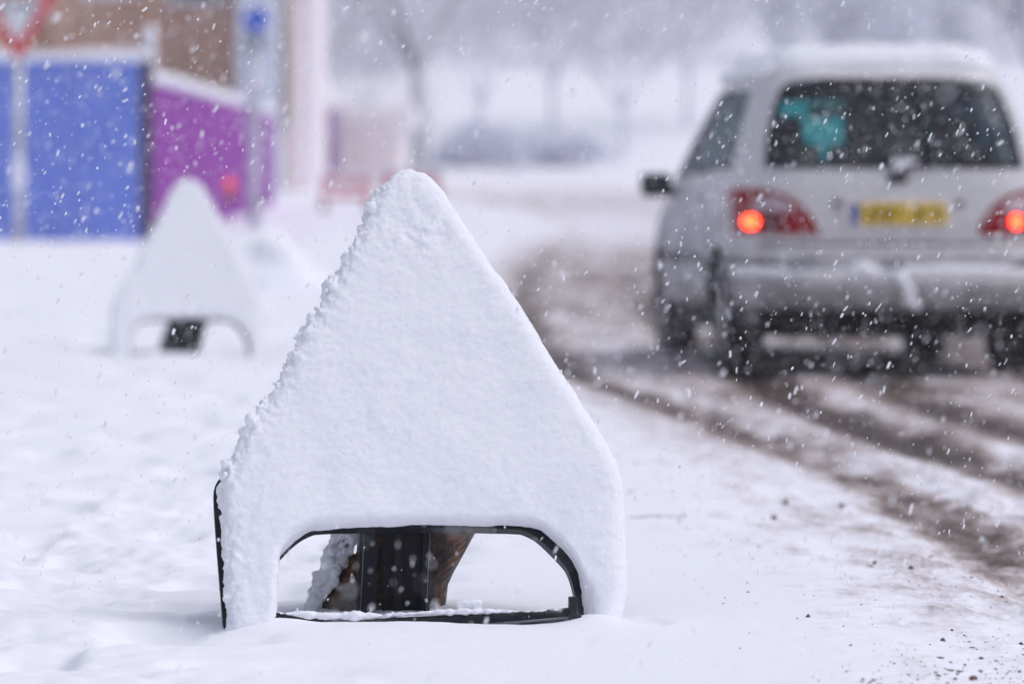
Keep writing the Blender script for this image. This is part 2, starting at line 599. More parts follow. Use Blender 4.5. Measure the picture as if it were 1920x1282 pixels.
def sign_frame(origin, yaw):
    u = Vector((math.cos(yaw), math.sin(yaw), 0))
    b = Vector((-math.sin(yaw), math.cos(yaw), 0))
    v = b * math.sin(LEAN) + Vector((0, 0, 1)) * math.cos(LEAN)
    n = -b * math.cos(LEAN) + Vector((0, 0, 1)) * math.sin(LEAN)
    M = Matrix((u, v, n)).transposed().to_4x4()
    M.translation = origin
    return M


def to_plane(M, px, py, off):
    Mi = M.inverted()
    o = Mi @ Vector((0, 0, CAM_H)); d = Mi.to_3x3() @ ray(px, py)
    t = (off - o.z) / d.z
    p = o + d * t
    return (p.x, p.y)


SIGN_O = Vector(((790 - 960) / 8000 * 9.2, 9.2, 0.0))
SIGN_YAW = R(5)
SM = sign_frame(SIGN_O, SIGN_YAW)
BOARD_PX = [(422, 1190), (418, 1172), (399, 935), (402, 908), (424, 880), (470, 820), (745, 370), (758, 350), (775, 340), (800, 345), (820, 365), (1115, 830),
            (1142, 890), (1140, 1190), (1088, 1190), (1084, 1150), (1078, 1110), (1066, 1068), (1052, 1050), (1010, 1008), (990, 997), (970, 990),
            (600, 990), (575, 999), (553, 1013), (521, 1046), (510, 1058), (508, 1080), (510, 1190)]
SNOW_PX = [(424, 1200), (424, 1172), (412, 930), (415, 900), (442, 845), (480, 780), (530, 690), (590, 590), (650, 480), (690, 395), (715, 350), (742, 325), (775, 318),
           (806, 328), (832, 358), (868, 405), (910, 470), (965, 550), (1045, 680), (1125, 805), (1162, 868), (1176, 930), (1178, 1200), (1100, 1200),
           (1095, 1160), (1091, 1112), (1081, 1062), (1063, 1032), (1012, 986), (976, 980), (600, 980), (568, 988), (526, 1026), (519, 1044), (518, 1200)]
S_T = 0.052


def lerp_edge(pts, step):
    out = []
    for (x0, y0), (x1, y1) in zip(pts[:-1], pts[1:]):
        L = math.hypot(x1 - x0, y1 - y0); n = max(1, int(L / step))
        for k in range(n):
            t = k / n
            out.append((x0 + (x1 - x0) * t, y0 + (y1 - y0) * t))
    return out


def build_sign(root, M, near, snow_poly, board_poly, voxel, copies_dark=True):
    """parts live in the root's space; root carries only the base point and yaw"""
    RM = root.matrix_basis.inverted() @ M
    def place(o):
        o.matrix_basis = RM
        return o
    # board: moulded plastic sheet with a folded flange behind it
    bm = bmesh.new()
    add_slab(bm, chaikin(board_poly), -0.032, 0.0, 0.003)
    place(bm_obj('board', bm, M_plastic, root))
    left = lerp_edge([p for p in snow_poly[3:11]], 0.014)
    r_ = random.Random(3)
    def build(bm):
        add_pillow(bm, chaikin(snow_poly), 0.0015, S_T)
        for (u, v) in left:
            clump = max(0.0, math.sin(v * 41 + 1.3 * math.sin(v * 17)) ) ** 0.7
            for _ in range(5):
                rad = r_.choice([0.004, 0.005, 0.007, 0.009, 0.013]) * r_.uniform(0.8, 1.2) * (0.75 + 0.45 * clump)
                add_blob(bm, (u + r_.uniform(-0.002, 0.020) - 0.004 * clump, v + r_.uniform(-0.010, 0.010), r_.uniform(0.004, S_T - 0.006)), rad, 1, (1, r_.uniform(0.8, 1.3), r_.uniform(0.7, 1.3)))
        # crusty lumps along the lower left edge and inner right edge
        for (u, v) in lerp_edge([snow_poly[1], snow_poly[3]], 0.014):
            add_blob(bm, (u + r_.uniform(0.004, 0.014), v, r_.uniform(0.01, 0.038)), r_.uniform(0.006, 0.012))
        for (u, v) in lerp_edge(snow_poly[24:30], 0.013):
            add_blob(bm, (u + r_.uniform(0.004, 0.012), v + r_.uniform(0, .006), r_.uniform(0.006, 0.03)), r_.uniform(0.004, 0.009))
        for (u, v) in lerp_edge(snow_poly[29:33], 0.012):
            add_blob(bm, (u, v + r_.uniform(0.002, 0.008), r_.uniform(0.006, 0.03)), r_.uniform(0.004, 0.0085))
    lu = np.array([p[0] for p in snow_poly[2:12]]); lv = np.array([p[1] for p in snow_poly[2:12]])
    apex = snow_poly[12]
    def disp(co, no):
        x, y, z = co.T
        dl = x - np.interp(y, lv, lu)                       # distance from the left edge
        rough = np.exp(-np.clip(dl, 0, 1) / 0.032) * 1.5 + 0.08
        low = 0.0055 * fbm(x, y, z, scale=0.17, octaves=2, seed=51)
        # streaky wind texture running down to the right
        s, c = math.sin(R(-28)), math.cos(R(-28))
        xs, ys = x * c - y * s, x * s + y * c
        mid = 0.0016 * fbm(xs / 1.9, ys, z, scale=0.020, octaves=3, seed=52)
        grit = 0.0036 * rough * fbm(x, y, z, scale=0.016, octaves=3, seed=53, gain=0.6)
        # where lumps slid near the tip
        px, py = apex[0] + 0.005, apex[1] - 0.155
        w = np.exp(-(((x - px) / 0.07) ** 2 + ((y - py) / 0.055) ** 2))
        slid = w * (-0.003 + 0.0065 * np.clip(fbm(x, y, z, scale=0.034, octaves=3, seed=57), -1, 1))
        return low + mid + grit + slid
    o = place(remesh_snow('snow_cover', build, voxel, M_snow, root, smooth=3 if near else 5, disp=disp))
    return RM, place


def poly_on(M, pts, off):
    return [to_plane(M, x, y, off) for x, y in pts]


sign1 = empty('road_sign', SIGN_O, SIGN_YAW)
bpoly = poly_on(SM, BOARD_PX, 0.0)
spoly = poly_on(SM, SNOW_PX, 0.030)
build_sign(sign1, SM, True, spoly, bpoly, 0.0030)
tag(sign1, 'large sharp triangular road sign buried in snow, standing in front, its cut-out rimmed black', 'road sign', 'snow-covered triangular road signs')


def local(o_root, p):
    return o_root.matrix_basis.inverted() @ Vector(p)


# cross bar at the foot, its fixing bracket, snow lying on it
def P9(px, py, y): return at(px, py, y)
bar_pts = [P9(516, 1156, 9.17), P9(540, 1163, 9.17), P9(600, 1170, 9.17), P9(700, 1172, 9.17), P9(820, 1166, 9.17), P9(920, 1161, 9.17), P9(1000, 1156, 9.17), P9(1074, 1149, 9.17)]
bar_l = [local(sign1, p) for p in bar_pts]
cb = tube('crossbar', bar_l, [0.011, 0.0145, 0.0155, 0.015, 0.0145, 0.014, 0.0135, 0.013], M_plastic, sign1, 14)
lip = tube('bar_lip', [local(sign1, P9(x, y, 9.155)) for x, y in ((890, 1172), (960, 1167), (1074, 1157))], 0.0035, paint('grey_bar_edge', (0.12, 0.12, 0.14), 0.4), cb, 8)


def bar_snow(bm):
    r_ = random.Random(9)
    for i in range(300):
        t = r_.random()
        px = 520 + t * 555
        py = np.interp(px, [516, 600, 700, 820, 920, 1000, 1074], [1153, 1158, 1158, 1150, 1149, 1149, 1144])
        th = np.interp(px, [516, 560, 700, 760, 880, 1000, 1075], [0.008, 0.0105, 0.009, 0.006, 0.008, 0.005, 0.002])
        p = local(sign1, P9(px, py - 3, 9.17 + r_.uniform(-0.006, 0.010)))
        add_blob(bm, p, max(0.0028, th * r_.uniform(0.45, 1.15) * (1 + 0.35 * math.sin(px * 0.05) * math.sin(px * 0.021))), 1, (1.4, 1.2, 1))
    for i in range(26):
        p = local(sign1, P9(878 + r_.uniform(-16, 18), 1136 + r_.uniform(-6, 10), 9.2))
        add_blob(bm, p, r_.uniform(0.008, 0.014))


remesh_snow('bar_snow', bar_snow, 0.003, M_snow, cb, 2, lambda c, n: 0.0012 * fbm(*c.T, scale=0.01, octaves=2, seed=61))
bm = bmesh.new()
for (px, py, sx, sz) in ((1074, 1140, 0.018, 0.05), (1080, 1160, 0.022, 0.022), (1088, 1172, 0.014, 0.022)):
    add_box(bm, local(sign1, P9(px, py, 9.165)), (sx, 0.03, sz), 0.003)
bm_obj('bar_bracket', bm, M_plastic, sign1)

# rear support: curved rusty shell behind a ribbed black panel
lev = [(1165, 566, 828), (1145, 574, 832), (1120, 588, 836), (1095, 602, 840), (1070, 618, 853), (1040, 634, 870), (1010, 650, 885), (985, 664, 899), (950, 684, 915), (900, 712, 935), (850, 740, 952)]
V_, F_ = [], []
N = 40
for i, (py, xl, xr) in enumerate(lev):
    yb = 9.56 + 0.0 * i
    a, b = at(xl, py, yb), at(xr, py, yb)
    c = (a + b) / 2; rx = (b.x - a.x) / 2
    for k in range(N):
        an = 2 * math.pi * k / N
        rr = 1 + 0.012 * math.sin(5 * an + i)
        V_.append(local(sign1, c + Vector((rx * math.cos(an) * rr, -0.12 * math.sin(an) * rr, 0))))
for i in range(len(lev) - 1):
    for k in range(N):
        F_.append((i * N + k, i * N + (k + 1) % N, (i + 1) * N + (k + 1) % N, (i + 1) * N + k))
F_.append(tuple(range(N))); F_.append(tuple((len(lev) - 1) * N + k for k in range(N - 1, -1, -1)))
shell = mesh_obj('rear_support', V_, F_, M_rust, sign1)
bm = bmesh.new()
for (x0, x1, y) in ((716, 745, 9.425), (752, 790, 9.425)):
    p, q = at(x0, 960, y), at(x1, 1165, y)
    add_box(bm, local(sign1, (p + q) / 2), (abs(q.x - p.x), 0.012, abs(p.z - q.z) + .04), 0.002, Matrix.Rotation(0, 3, 'Y'))
bm_obj('ribbed_panel', bm, M_rib, sign1)
for (x0t, x0b, w) in ((694, 684, 36), (748, 744, 15), (800, 797, 16)):
    p, q = at(x0t, 955, 9.40), at(x0b, 1165, 9.40)
    pl, ql = local(sign1, p), local(sign1, q)
    bm = bmesh.new(); add_box(bm, (0, 0, 0), (w / 850, 0.026, (p - q).length), 0.003)
    dirv = (pl - ql).normalized()
    bmesh.ops.transform(bm, matrix=Matrix.Translation((pl + ql) / 2) @ Vector((0, 0, 1)).rotation_difference(dirv).to_matrix().to_4x4(), verts=bm.verts)
    bm_obj('rib', bm, M_rib, sign1)
for (x0t, x0b) in ((685, 675), (808, 799)):
    bar = tube('edge_strip', [local(sign1, at(x0t, 960, 9.385)), local(sign1, at(x0b, 1160, 9.385))], 0.0012, paint('pale_plastic_edge', (0.16, 0.17, 0.2), 0.35), sign1, 6)  # thin paler line along the outer rib edges


def crust(bm):
    r_ = random.Random(12)
    for i in range(520):
        t = r_.random()
        py = 965 + t * 185
        xl = np.interp(py, [950, 985, 1040, 1095, 1145], [684, 664, 634, 602, 574])
        wdt = np.interp(t, [0, .5, 1], [52, 44, 20])
        p = at(xl + 22 - r_.uniform(0, wdt) , py, 9.50 + r_.uniform(-0.03, 0.04))
        add_blob(bm, local(sign1, p), r_.choice([0.005, 0.006, 0.008, 0.011, 0.014]))


remesh_snow('snow_crust', crust, 0.003, M_snow, shell, 3, lambda c, n: 0.0035 * fbm(*c.T, scale=0.014, octaves=3, seed=62))

# ------------------------------------------------------------------ second sign, out of focus, all rims snowed over
S2_O = Vector(((350 - 960) / 8000 * 25.4, 25.4, 0.0))
S2_O.z = gz(S2_O.x, S2_O.y) - 0.01
S2M = sign_frame(S2_O, SIGN_YAW + R(2))
S2_BOARD = [(212, 680), (210, 590), (222, 555), (333, 352), (350, 346), (366, 352), (478, 550), (488, 590), (486, 680), (464, 680), (462, 640), (452, 618), (434, 602), (420, 598),
            (275, 598), (262, 604), (246, 622), (246, 680)]
S2_SNOW = [(206, 690), (207, 650), (208, 592), (212, 572), (225, 548), (250, 500), (270, 462), (290, 424), (308, 388), (322, 358), (330, 344), (338, 336), (352, 333),
           (372, 340), (384, 352), (398, 378), (415, 408), (432, 440), (455, 485), (475, 530), (487, 556), (492, 590), (490, 690), (468, 690),
           (466, 660), (464, 640), (458, 622), (444, 606), (428, 598), (410, 595), (280, 595), (262, 600), (248, 616), (243, 635), (243, 690)]
sign2 = empty('road_sign', S2_O, SIGN_YAW + R(2))
build_sign(sign2, S2M, False, poly_on(S2M, S2_SNOW, 0.03), poly_on(S2M, S2_BOARD, 0.0), 0.0065)
tag(sign2, 'smaller blurred triangular sign caked white all over, standing before the blue and purple hoarding', 'road sign', 'snow-covered triangular road signs')
bm = bmesh.new()
y2 = 25.7
prof = [(296, 385, 668), (304, 374, 640), (312, 382, 615), (322, 392, 595), (345, 410, 545)]
V_, F_ = [], []
for (xl, xr, py) in [(292, 372, 672), (300, 378, 645), (309, 385, 618), (318, 392, 594), (336, 404, 548)]:
    a, b = at(xl, py, y2), at(xr, py, y2)
    for k in range(16):
        an = 2 * math.pi * k / 16
        V_.append(local(sign2, (a + b) / 2 + Vector(((b.x - a.x) / 2 * math.cos(an), -0.1 * math.sin(an), 0))))
for i in range(4):
    for k in range(16):
        F_.append((i * 16 + k, i * 16 + (k + 1) % 16, (i + 1) * 16 + (k + 1) % 16, (i + 1) * 16 + k))
F_.append(tuple(range(16))); F_.append(tuple(64 + k for k in range(15, -1, -1)))
mesh_obj('rear_support', V_, F_, M_rib, sign2)

# ------------------------------------------------------------------ heap of snow behind the second sign
def heap(name, x, y, hw, hh, label, seed, cat='snow heap'):
    z0 = gz(x, y)
    root_v = Vector((x, y, z0))
    r_ = random.Random(seed)
    def b(bm):
        for i in range(26):
            t = r_.uniform(-1, 1)
            hmax = hh * (1 - abs(t) ** 1.4)
            add_blob(bm, (t * hw, r_.uniform(-0.5, 0.5) * hw, hmax * r_.uniform(0.0, 0.72)), hh * r_.uniform(0.22, 0.33), 2, (1.3, 1.2, 0.9))
        add_blob(bm, (0, 0, -0.05), hw, 3, (1.15, 0.9, hh * 0.8 / hw))
    o = remesh_snow(name, b, hh * 0.05, M_snow_far, None, 10, lambda c, n: hh * 0.02 * fbm(*c.T, scale=hh * 0.3, octaves=3, seed=seed))
    o.location = root_v
    return tag(o, label, cat)


p = at(455, 400, 38); heap('snow_heap', p.x, 38, 0.62, 0.70, 'rounded white snow heap right behind the smaller triangular sign, before the purple hoarding', 5)

# ------------------------------------------------------------------ the car
CAR = empty('people_carrier', (2.10, 23.0, 0), R(4.6))
CAR.location.z = gz(2.1, 22.2) * 0 - 0.02
tag(CAR, 'silver people carrier driving away with snowy roof and one bright red lamp in each cluster', 'car')
SECT = [  # z, half width, y rear, y front
    (0.22, 0.80, 0.14, 4.45), (0.30, 0.86, 0.05, 4.52), (0.40, 0.895, 0.005, 4.58), (0.50, 0.905, 0.0, 4.60), (0.545, 0.905, 0.015, 4.60), (0.565, 0.905, 0.075, 4.58),
    (0.70, 0.905, 0.085, 4.55), (0.715, 0.905, 0.10, 4.53), (0.85, 0.90, 0.105, 4.40), (0.95, 0.89, 0.12, 4.05), (1.05, 0.878, 0.135, 3.72), (1.13, 0.862, 0.155, 3.48), (1.35, 0.795, 0.255, 3.00),
    (1.55, 0.712, 0.36, 2.55), (1.61, 0.675, 0.40, 2.38), (1.66, 0.62, 0.47, 2.2), (1.69, 0.54, 0.58, 2.0), (1.705, 0.38, 0.8, 1.8)]
ST = 1.075
def up(z): return z if z < 1.13 else 1.13 + (z - 1.13) * ST
SECT = [(up(s[0]), *s[1:]) for s in SECT]
SZ = np.array([s[0] for s in SECT])
NE = 6.5


def sec(z):
    return (float(np.interp(z, SZ, [s[1] for s in SECT])), float(np.interp(z, SZ, [s[2] for s in SECT])), float(np.interp(z, SZ, [s[3] for s in SECT])))


def rear_pt(x, z, off=0.0):
    hw, y0, y1 = sec(z); hl = (y1 - y0) / 2; yc = (y0 + y1) / 2
    t = min(0.9995, abs(x) / hw)
    return Vector((x, yc - hl * (1 - t ** NE) ** (1 / NE) - off, z))


def side_pt(s, y, z, off=0.0):
    hw, y0, y1 = sec(z); hl = (y1 - y0) / 2; yc = (y0 + y1) / 2
    t = min(0.9995, abs(y - yc) / hl)
    return Vector((s * (hw * (1 - t ** NE) ** (1 / NE) + off), y, z))


def patch(name, rows, mapf, mat, parent, K=14, sub=1):
    """rows: (z, a, b) from bottom to top; mapf(a, z) -> point"""
    V_, F_ = [], []
    rr = []
    for i in range(len(rows) - 1):
        for k in range(sub):
            t = k / sub
            rr.append(tuple(rows[i][j] * (1 - t) + rows[i + 1][j] * t for j in range(3)))
    rr.append(rows[-1])
    for (z, a, b) in rr:
        for k in range(K + 1):
            V_.append(mapf(a + (b - a) * k / K, z))
    for i in range(len(rr) - 1):
        for k in range(K):
            F_.append((i * (K + 1) + k, i * (K + 1) + k + 1, (i + 1) * (K + 1) + k + 1, (i + 1) * (K + 1) + k))
    return mesh_obj(name, V_, F_, mat, parent)


M_silver = paint('silver_paint', (0.50, 0.49, 0.50), 0.38, 0.08, 5, 0.5, metallic=0.25)
def car_paint():
    """silver paint, road dirt towards the sill, caked snow in patches on the flanks"""
    m, nd, ln, b = nodes_of('dirty_silver_paint')
    tc = nd.new('ShaderNodeTexCoord')
    sp = nd.new('ShaderNodeSeparateXYZ'); ln.new(tc.outputs['Object'], sp.inputs[0])
    n = noise_node(nd, ln, 6, 6, 0.7)
    # dirt mask by height
    a = nd.new('ShaderNodeMath'); a.operation = 'MULTIPLY_ADD'; ln.new(n.outputs['Fac'], a.inputs[0]); a.inputs[1].default_value = -0.55; ln.new(sp.outputs['Z'], a.inputs[2])
    mr = nd.new('ShaderNodeMapRange'); abf = nd.new('ShaderNodeMath'); abf.operation = 'ABSOLUTE'; ln.new(sp.outputs['X'], abf.inputs[0])
    flk = nd.new('ShaderNodeMapRange'); flk.inputs['From Min'].default_value = 0.80; flk.inputs['From Max'].default_value = 0.88; flk.inputs['To Min'].default_value = 0; flk.inputs['To Max'].default_value = -0.32; ln.new(abf.outputs[0], flk.inputs['Value'])
    a_2 = nd.new('ShaderNodeMath'); a_2.operation = 'ADD'; ln.new(a.outputs[0], a_2.inputs[0]); ln.new(flk.outputs[0], a_2.inputs[1]); a = a_2
    mr.inputs['From Min'].default_value = -0.02; mr.inputs['From Max'].default_value = 0.48
    mr.inputs['To Min'].default_value = 1; mr.inputs['To Max'].default_value = 0; ln.new(a.outputs[0], mr.inputs['Value'])
    mx = nd.new('ShaderNodeMixRGB'); mx.inputs[1].default_value = (0.60, 0.59, 0.60, 1); mx.inputs[2].default_value = (0.07, 0.06, 0.062, 1)
    ln.new(mr.outputs[0], mx.inputs[0])
    ns = noise_node(nd, ln, 9, 6, 0.7)
    # snow patches, flanks only
    ab = nd.new('ShaderNodeMath'); ab.operation = 'ABSOLUTE'; ln.new(sp.outputs['X'], ab.inputs[0])
    fl = nd.new('ShaderNodeMapRange'); fl.inputs['From Min'].default_value = 0.72; fl.inputs['From Max'].default_value = 0.86; ln.new(ab.outputs[0], fl.inputs['Value'])
    sm = nd.new('ShaderNodeMapRange'); sm.inputs['From Min'].default_value = 0.52; sm.inputs['From Max'].default_value = 0.6; ln.new(ns.outputs['Fac'], sm.inputs['Value'])
    mu = nd.new('ShaderNodeMath'); mu.operation = 'MULTIPLY'; ln.new(fl.outputs[0], mu.inputs[0]); ln.new(sm.outputs[0], mu.inputs[1])
    mx2 = nd.new('ShaderNodeMixRGB'); mx2.inputs[2].default_value = (0.75, 0.75, 0.80, 1)
    ln.new(mu.outputs[0], mx2.inputs[0]); ln.new(mx.outputs[0], mx2.inputs[1])
    ln.new(mx2.outputs[0], b.inputs['Base Color'])
    b.inputs['Metallic'].default_value = 0.15; b.inputs['Roughness'].default_value = 0.42
    return m
M_body = car_paint()
M_black = paint('matt_black_trim', (0.012, 0.013, 0.017), 0.6, 0.3, 10, 0.2)
M_under = paint('grimy_underbody', (0.008, 0.008, 0.009), 0.8, 0.4, 9, 0.1)
M_tyre = paint('tyre_rubber', (0.02, 0.02, 0.021), 0.85, 0.3, 14, snow=0.25)


def glass_mat(name, tintc, opac, gloss_rough=0.08, refl=1.0):
    m, nd, ln, b = nodes_of(name)
    nd.remove(b)
    out = [n for n in nd if n.type == 'OUTPUT_MATERIAL'][0]
    t = nd.new('ShaderNodeBsdfTransparent'); t.inputs[0].default_value = (*tintc, 1)
    g = nd.new('ShaderNodeBsdfGlossy'); g.inputs['Roughness'].default_value = gloss_rough; g.inputs['Color'].default_value = (0.9, 0.92, 1, 1)
    fr = nd.new('ShaderNodeFresnel'); fr.inputs['IOR'].default_value = 1.45
    mx = nd.new('ShaderNodeMixShader'); fk = nd.new('ShaderNodeMath'); fk.operation = 'MULTIPLY'; fk.inputs[1].default_value = refl; ln.new(fr.outputs[0], fk.inputs[0]); ln.new(fk.outputs[0], mx.inputs[0]); ln.new(t.outputs[0], mx.inputs[1]); ln.new(g.outputs[0], mx.inputs[2])
    d = nd.new('ShaderNodeBsdfDiffuse'); d.inputs[0].default_value = (0.72, 0.73, 0.78, 1)
    n = noise_node(nd, ln, 11, 6, 0.75)
    mr = nd.new('ShaderNodeMapRange'); mr.inputs['From Min'].default_value = 0.42; mr.inputs['From Max'].default_value = 0.72
    mr.inputs['To Min'].default_value = 0.0; mr.inputs['To Max'].default_value = opac
    ln.new(n.outputs['Fac'], mr.inputs['Value'])
    m2 = nd.new('ShaderNodeMixShader'); ln.new(mr.outputs[0], m2.inputs[0]); ln.new(mx.outputs[0], m2.inputs[1]); ln.new(d.outputs[0], m2.inputs[2])
    ln.new(m2.outputs[0], out.inputs[0])
    return m


M_rearglass = glass_mat('tinted_rear_glass', (0.36, 0.50, 0.56), 0.10, 0.08, 0.6)
M_sideglass = glass_mat('side_glass_snowy', (0.04, 0.055, 0.07), 0.22, 0.3, 0.22)
M_screen = glass_mat('green_windscreen_glass', (0.05, 0.52, 0.47), 0.05)

RW = [(1.135, -0.715, 0.715), (1.30, -0.69, 0.69), (1.45, -0.645, 0.645), (1.54, -0.605, 0.605), (1.585, -0.53, 0.53), (1.598, -0.36, 0.36)]
RW = [(up(r[0]), *r[1:]) for r in RW]


def in_rows(rows, a, z, inset=0.0):
    zs = [r[0] for r in rows]
    if z < zs[0] + inset or z > zs[-1] - inset: return False
    l = np.interp(z, zs, [r[1] for r in rows]); r = np.interp(z, zs, [r[2] for r in rows])
    return l + inset < a < r - inset


SW = [[(1.135, 0.62, 1.35), (1.35, 0.66, 1.35), (1.54, 0.80, 1.35)],          # rear quarter
      [(1.12, 1.43, 2.32), (1.35, 1.43, 2.32), (1.555, 1.43, 2.30)],          # rear door
      [(1.11, 2.40, 3.42), (1.30, 2.40, 3.02), (1.54, 2.40, 2.52)]]           # front door
SW = [[(up(r[0]), *r[1:]) for r in q] for q in SW]
WHEELS = [(0.90), (3.73)]
# body loft
zz = np.concatenate([np.arange(0.22, 1.70, 0.022), np.array([1.71, 1.72, 1.73])])
zz = np.unique(np.concatenate([zz, SZ]))
per = []
NS = 40
for s in range(4):
    for k in range(NS):
        t = -1 + 2 * k / NS
        p = [(t, -1), (1, t), (-t, 1), (-1, -t)][s]
        per.append(p)
per = np.array(per)
perd = per / ((np.abs(per[:, 0]) ** NE + np.abs(per[:, 1]) ** NE) ** (1 / NE))[:, None]
V_, F_ = [], []
for z in zz:
    hw, y0, y1 = sec(z)
    for (a, b) in perd:
        V_.append((a * hw, (y0 + y1) / 2 + b * (y1 - y0) / 2, z))
n = len(per)
for i in range(len(zz) - 1):
    for k in range(n):
        q = (i * n + k, i * n + (k + 1) % n, (i + 1) * n + (k + 1) % n, (i + 1) * n + k)
        c = sum((Vector(V_[j]) for j in q), Vector()) / 4
        hw, y0, y1 = sec(c.z)
        if abs(c.x) > 0.6 * hw and any((c.y - w) ** 2 + (c.z - 0.33) ** 2 < 0.385 ** 2 for w in WHEELS): continue
        if c.y < 1.0 and in_rows(RW, c.x, c.z, 0.025) and abs(c.x) < 0.72: continue
        if abs(c.x) > 0.55 and any(in_rows(r, c.y, c.z, 0.02) for r in SW): continue
        if c.y > 2.3 and 1.14 < c.z < 1.65 and abs(c.x) < hw * 0.93: continue
        F_.append(q)
F_.append(tuple((len(zz) - 1) * n + k for k in range(n)))
body = mesh_obj('body', V_, F_, M_body, CAR)

rg = patch('rear_window', RW, lambda a, z: rear_pt(a, z, 0.006), M_rearglass, CAR, 24, 3)
# dark ceramic border of the rear glass
bm = bmesh.new()
def ring(rows, inset, mapf, K=10):
    V_, F_ = [], []
    z0, z1 = rows[0][0], rows[-1][0]
    out, inn = [], []
    zs = [r[0] for r in rows]
    L = lambda z: np.interp(z, zs, [r[1] for r in rows]); Rr = lambda z: np.interp(z, zs, [r[2] for r in rows])
    for k in range(13): z = z0 + (z1 - z0) * k / 12; out.append((L(z), z)); zi = z0 + inset + (z1 - z0 - 2 * inset) * k / 12; inn.append((L(zi) + inset, zi))
    for k in range(1, 20): t = k / 20; out.append((L(z1) * (1 - t) + Rr(z1) * t, z1)); zi = z1 - inset; inn.append(((L(zi) + inset) * (1 - t) + (Rr(zi) - inset) * t, zi))
    for k in range(13): z = z1 + (z0 - z1) * k / 12; out.append((Rr(z), z)); zi = z1 - inset + (z0 - z1 + 2 * inset) * k / 12; inn.append((Rr(zi) - inset, zi))
    for k in range(1, 20): t = k / 20; out.append((Rr(z0) * (1 - t) + L(z0) * t, z0)); zi = z0 + inset; inn.append(((Rr(zi) - inset) * (1 - t) + (L(zi) + inset) * t, zi))
    m_ = len(out)
    V_ = [mapf(*p) for p in out] + [mapf(*p) for p in inn]
    for k in range(m_): F_.append((k, (k + 1) % m_, m_ + (k + 1) % m_, m_ + k))
    return V_, F_
Vr, Fr = ring(RW, 0.035, lambda a, z: rear_pt(a, z, 0.009))
mesh_obj('window_border', Vr, Fr, M_black, rg)
for s in (-1, 1):
    for r in SW:
        w = patch('side_window', r, lambda a, z: side_pt(s, a, z, 0.005), M_sideglass, CAR, 8, 3)
        Vr, Fr = ring(r, 0.022, lambda a, z: side_pt(s, a, z, 0.008))
        mesh_obj('window_seal', Vr, Fr, M_black, w)
# windscreen
def screen_pt(x, z):
    hw, y0, y1 = sec(z); hl = (y1 - y0) / 2; yc = (y0 + y1) / 2
    t = min(0.999, abs(x) / hw); return Vector((x, yc + hl * (1 - t ** NE) ** (1 / NE) + 0.004, z))
patch('windscreen', [(1.12, -0.82, 0.82), (1.35, -0.74, 0.74), (1.66, -0.62, 0.62)], screen_pt, M_screen, CAR, 16, 4)
# roof lining and floor keep the cabin dark
box('dashboard', (0, 3.1, 0.98), (1.5, 0.7, 0.26), M_under, CAR, 0.05)
box('underbody', (0, 2.25, 0.38), (1.40, 4.0, 0.30), M_under, CAR, 0.03)
M_seat = paint('dark_seat_cloth', (0.018, 0.02, 0.03), 0.9, 0.3, 20)
for (x, y) in ((-0.50, 1.15), (0.0, 1.15), (0.50, 1.15), (-0.42, 2.25), (0.42, 2.25)):
    st = box('seat', (x, y, 0.95 if y > 2 else 0.88), (0.46, 0.16, 0.80), M_seat, CAR, 0.05)
    box('headrest', (x, y + 0.02, 1.38 if y > 2 else 1.36), (0.26, 0.10, 0.16), M_seat, st, 0.03)
    for dx in (-0.06, 0.06): box('headrest_post', (x + dx, y, 1.33), (0.014, 0.014, 0.09), M_black, st)
box('headliner', (0, 1.7, 1.665), (1.1, 1.7, 0.05), M_under, CAR, 0.01)
for x, w_, z_, h_ in ((-0.50, 0.20, 1.52, 0.12), (0.38, 0.62, 1.49, 0.19)):
    box('sun_visor', (x, 2.42, z_), (w_, 0.05, h_), M_under, CAR, 0.01)
box('header_rail', (0.06, 2.40, 1.615), (1.25, 0.08, 0.13), M_under, CAR, 0.01)
box('interior_mirror', (0.0, 2.62, 1.50), (0.24, 0.03, 0.07), M_black, CAR, 0.01)

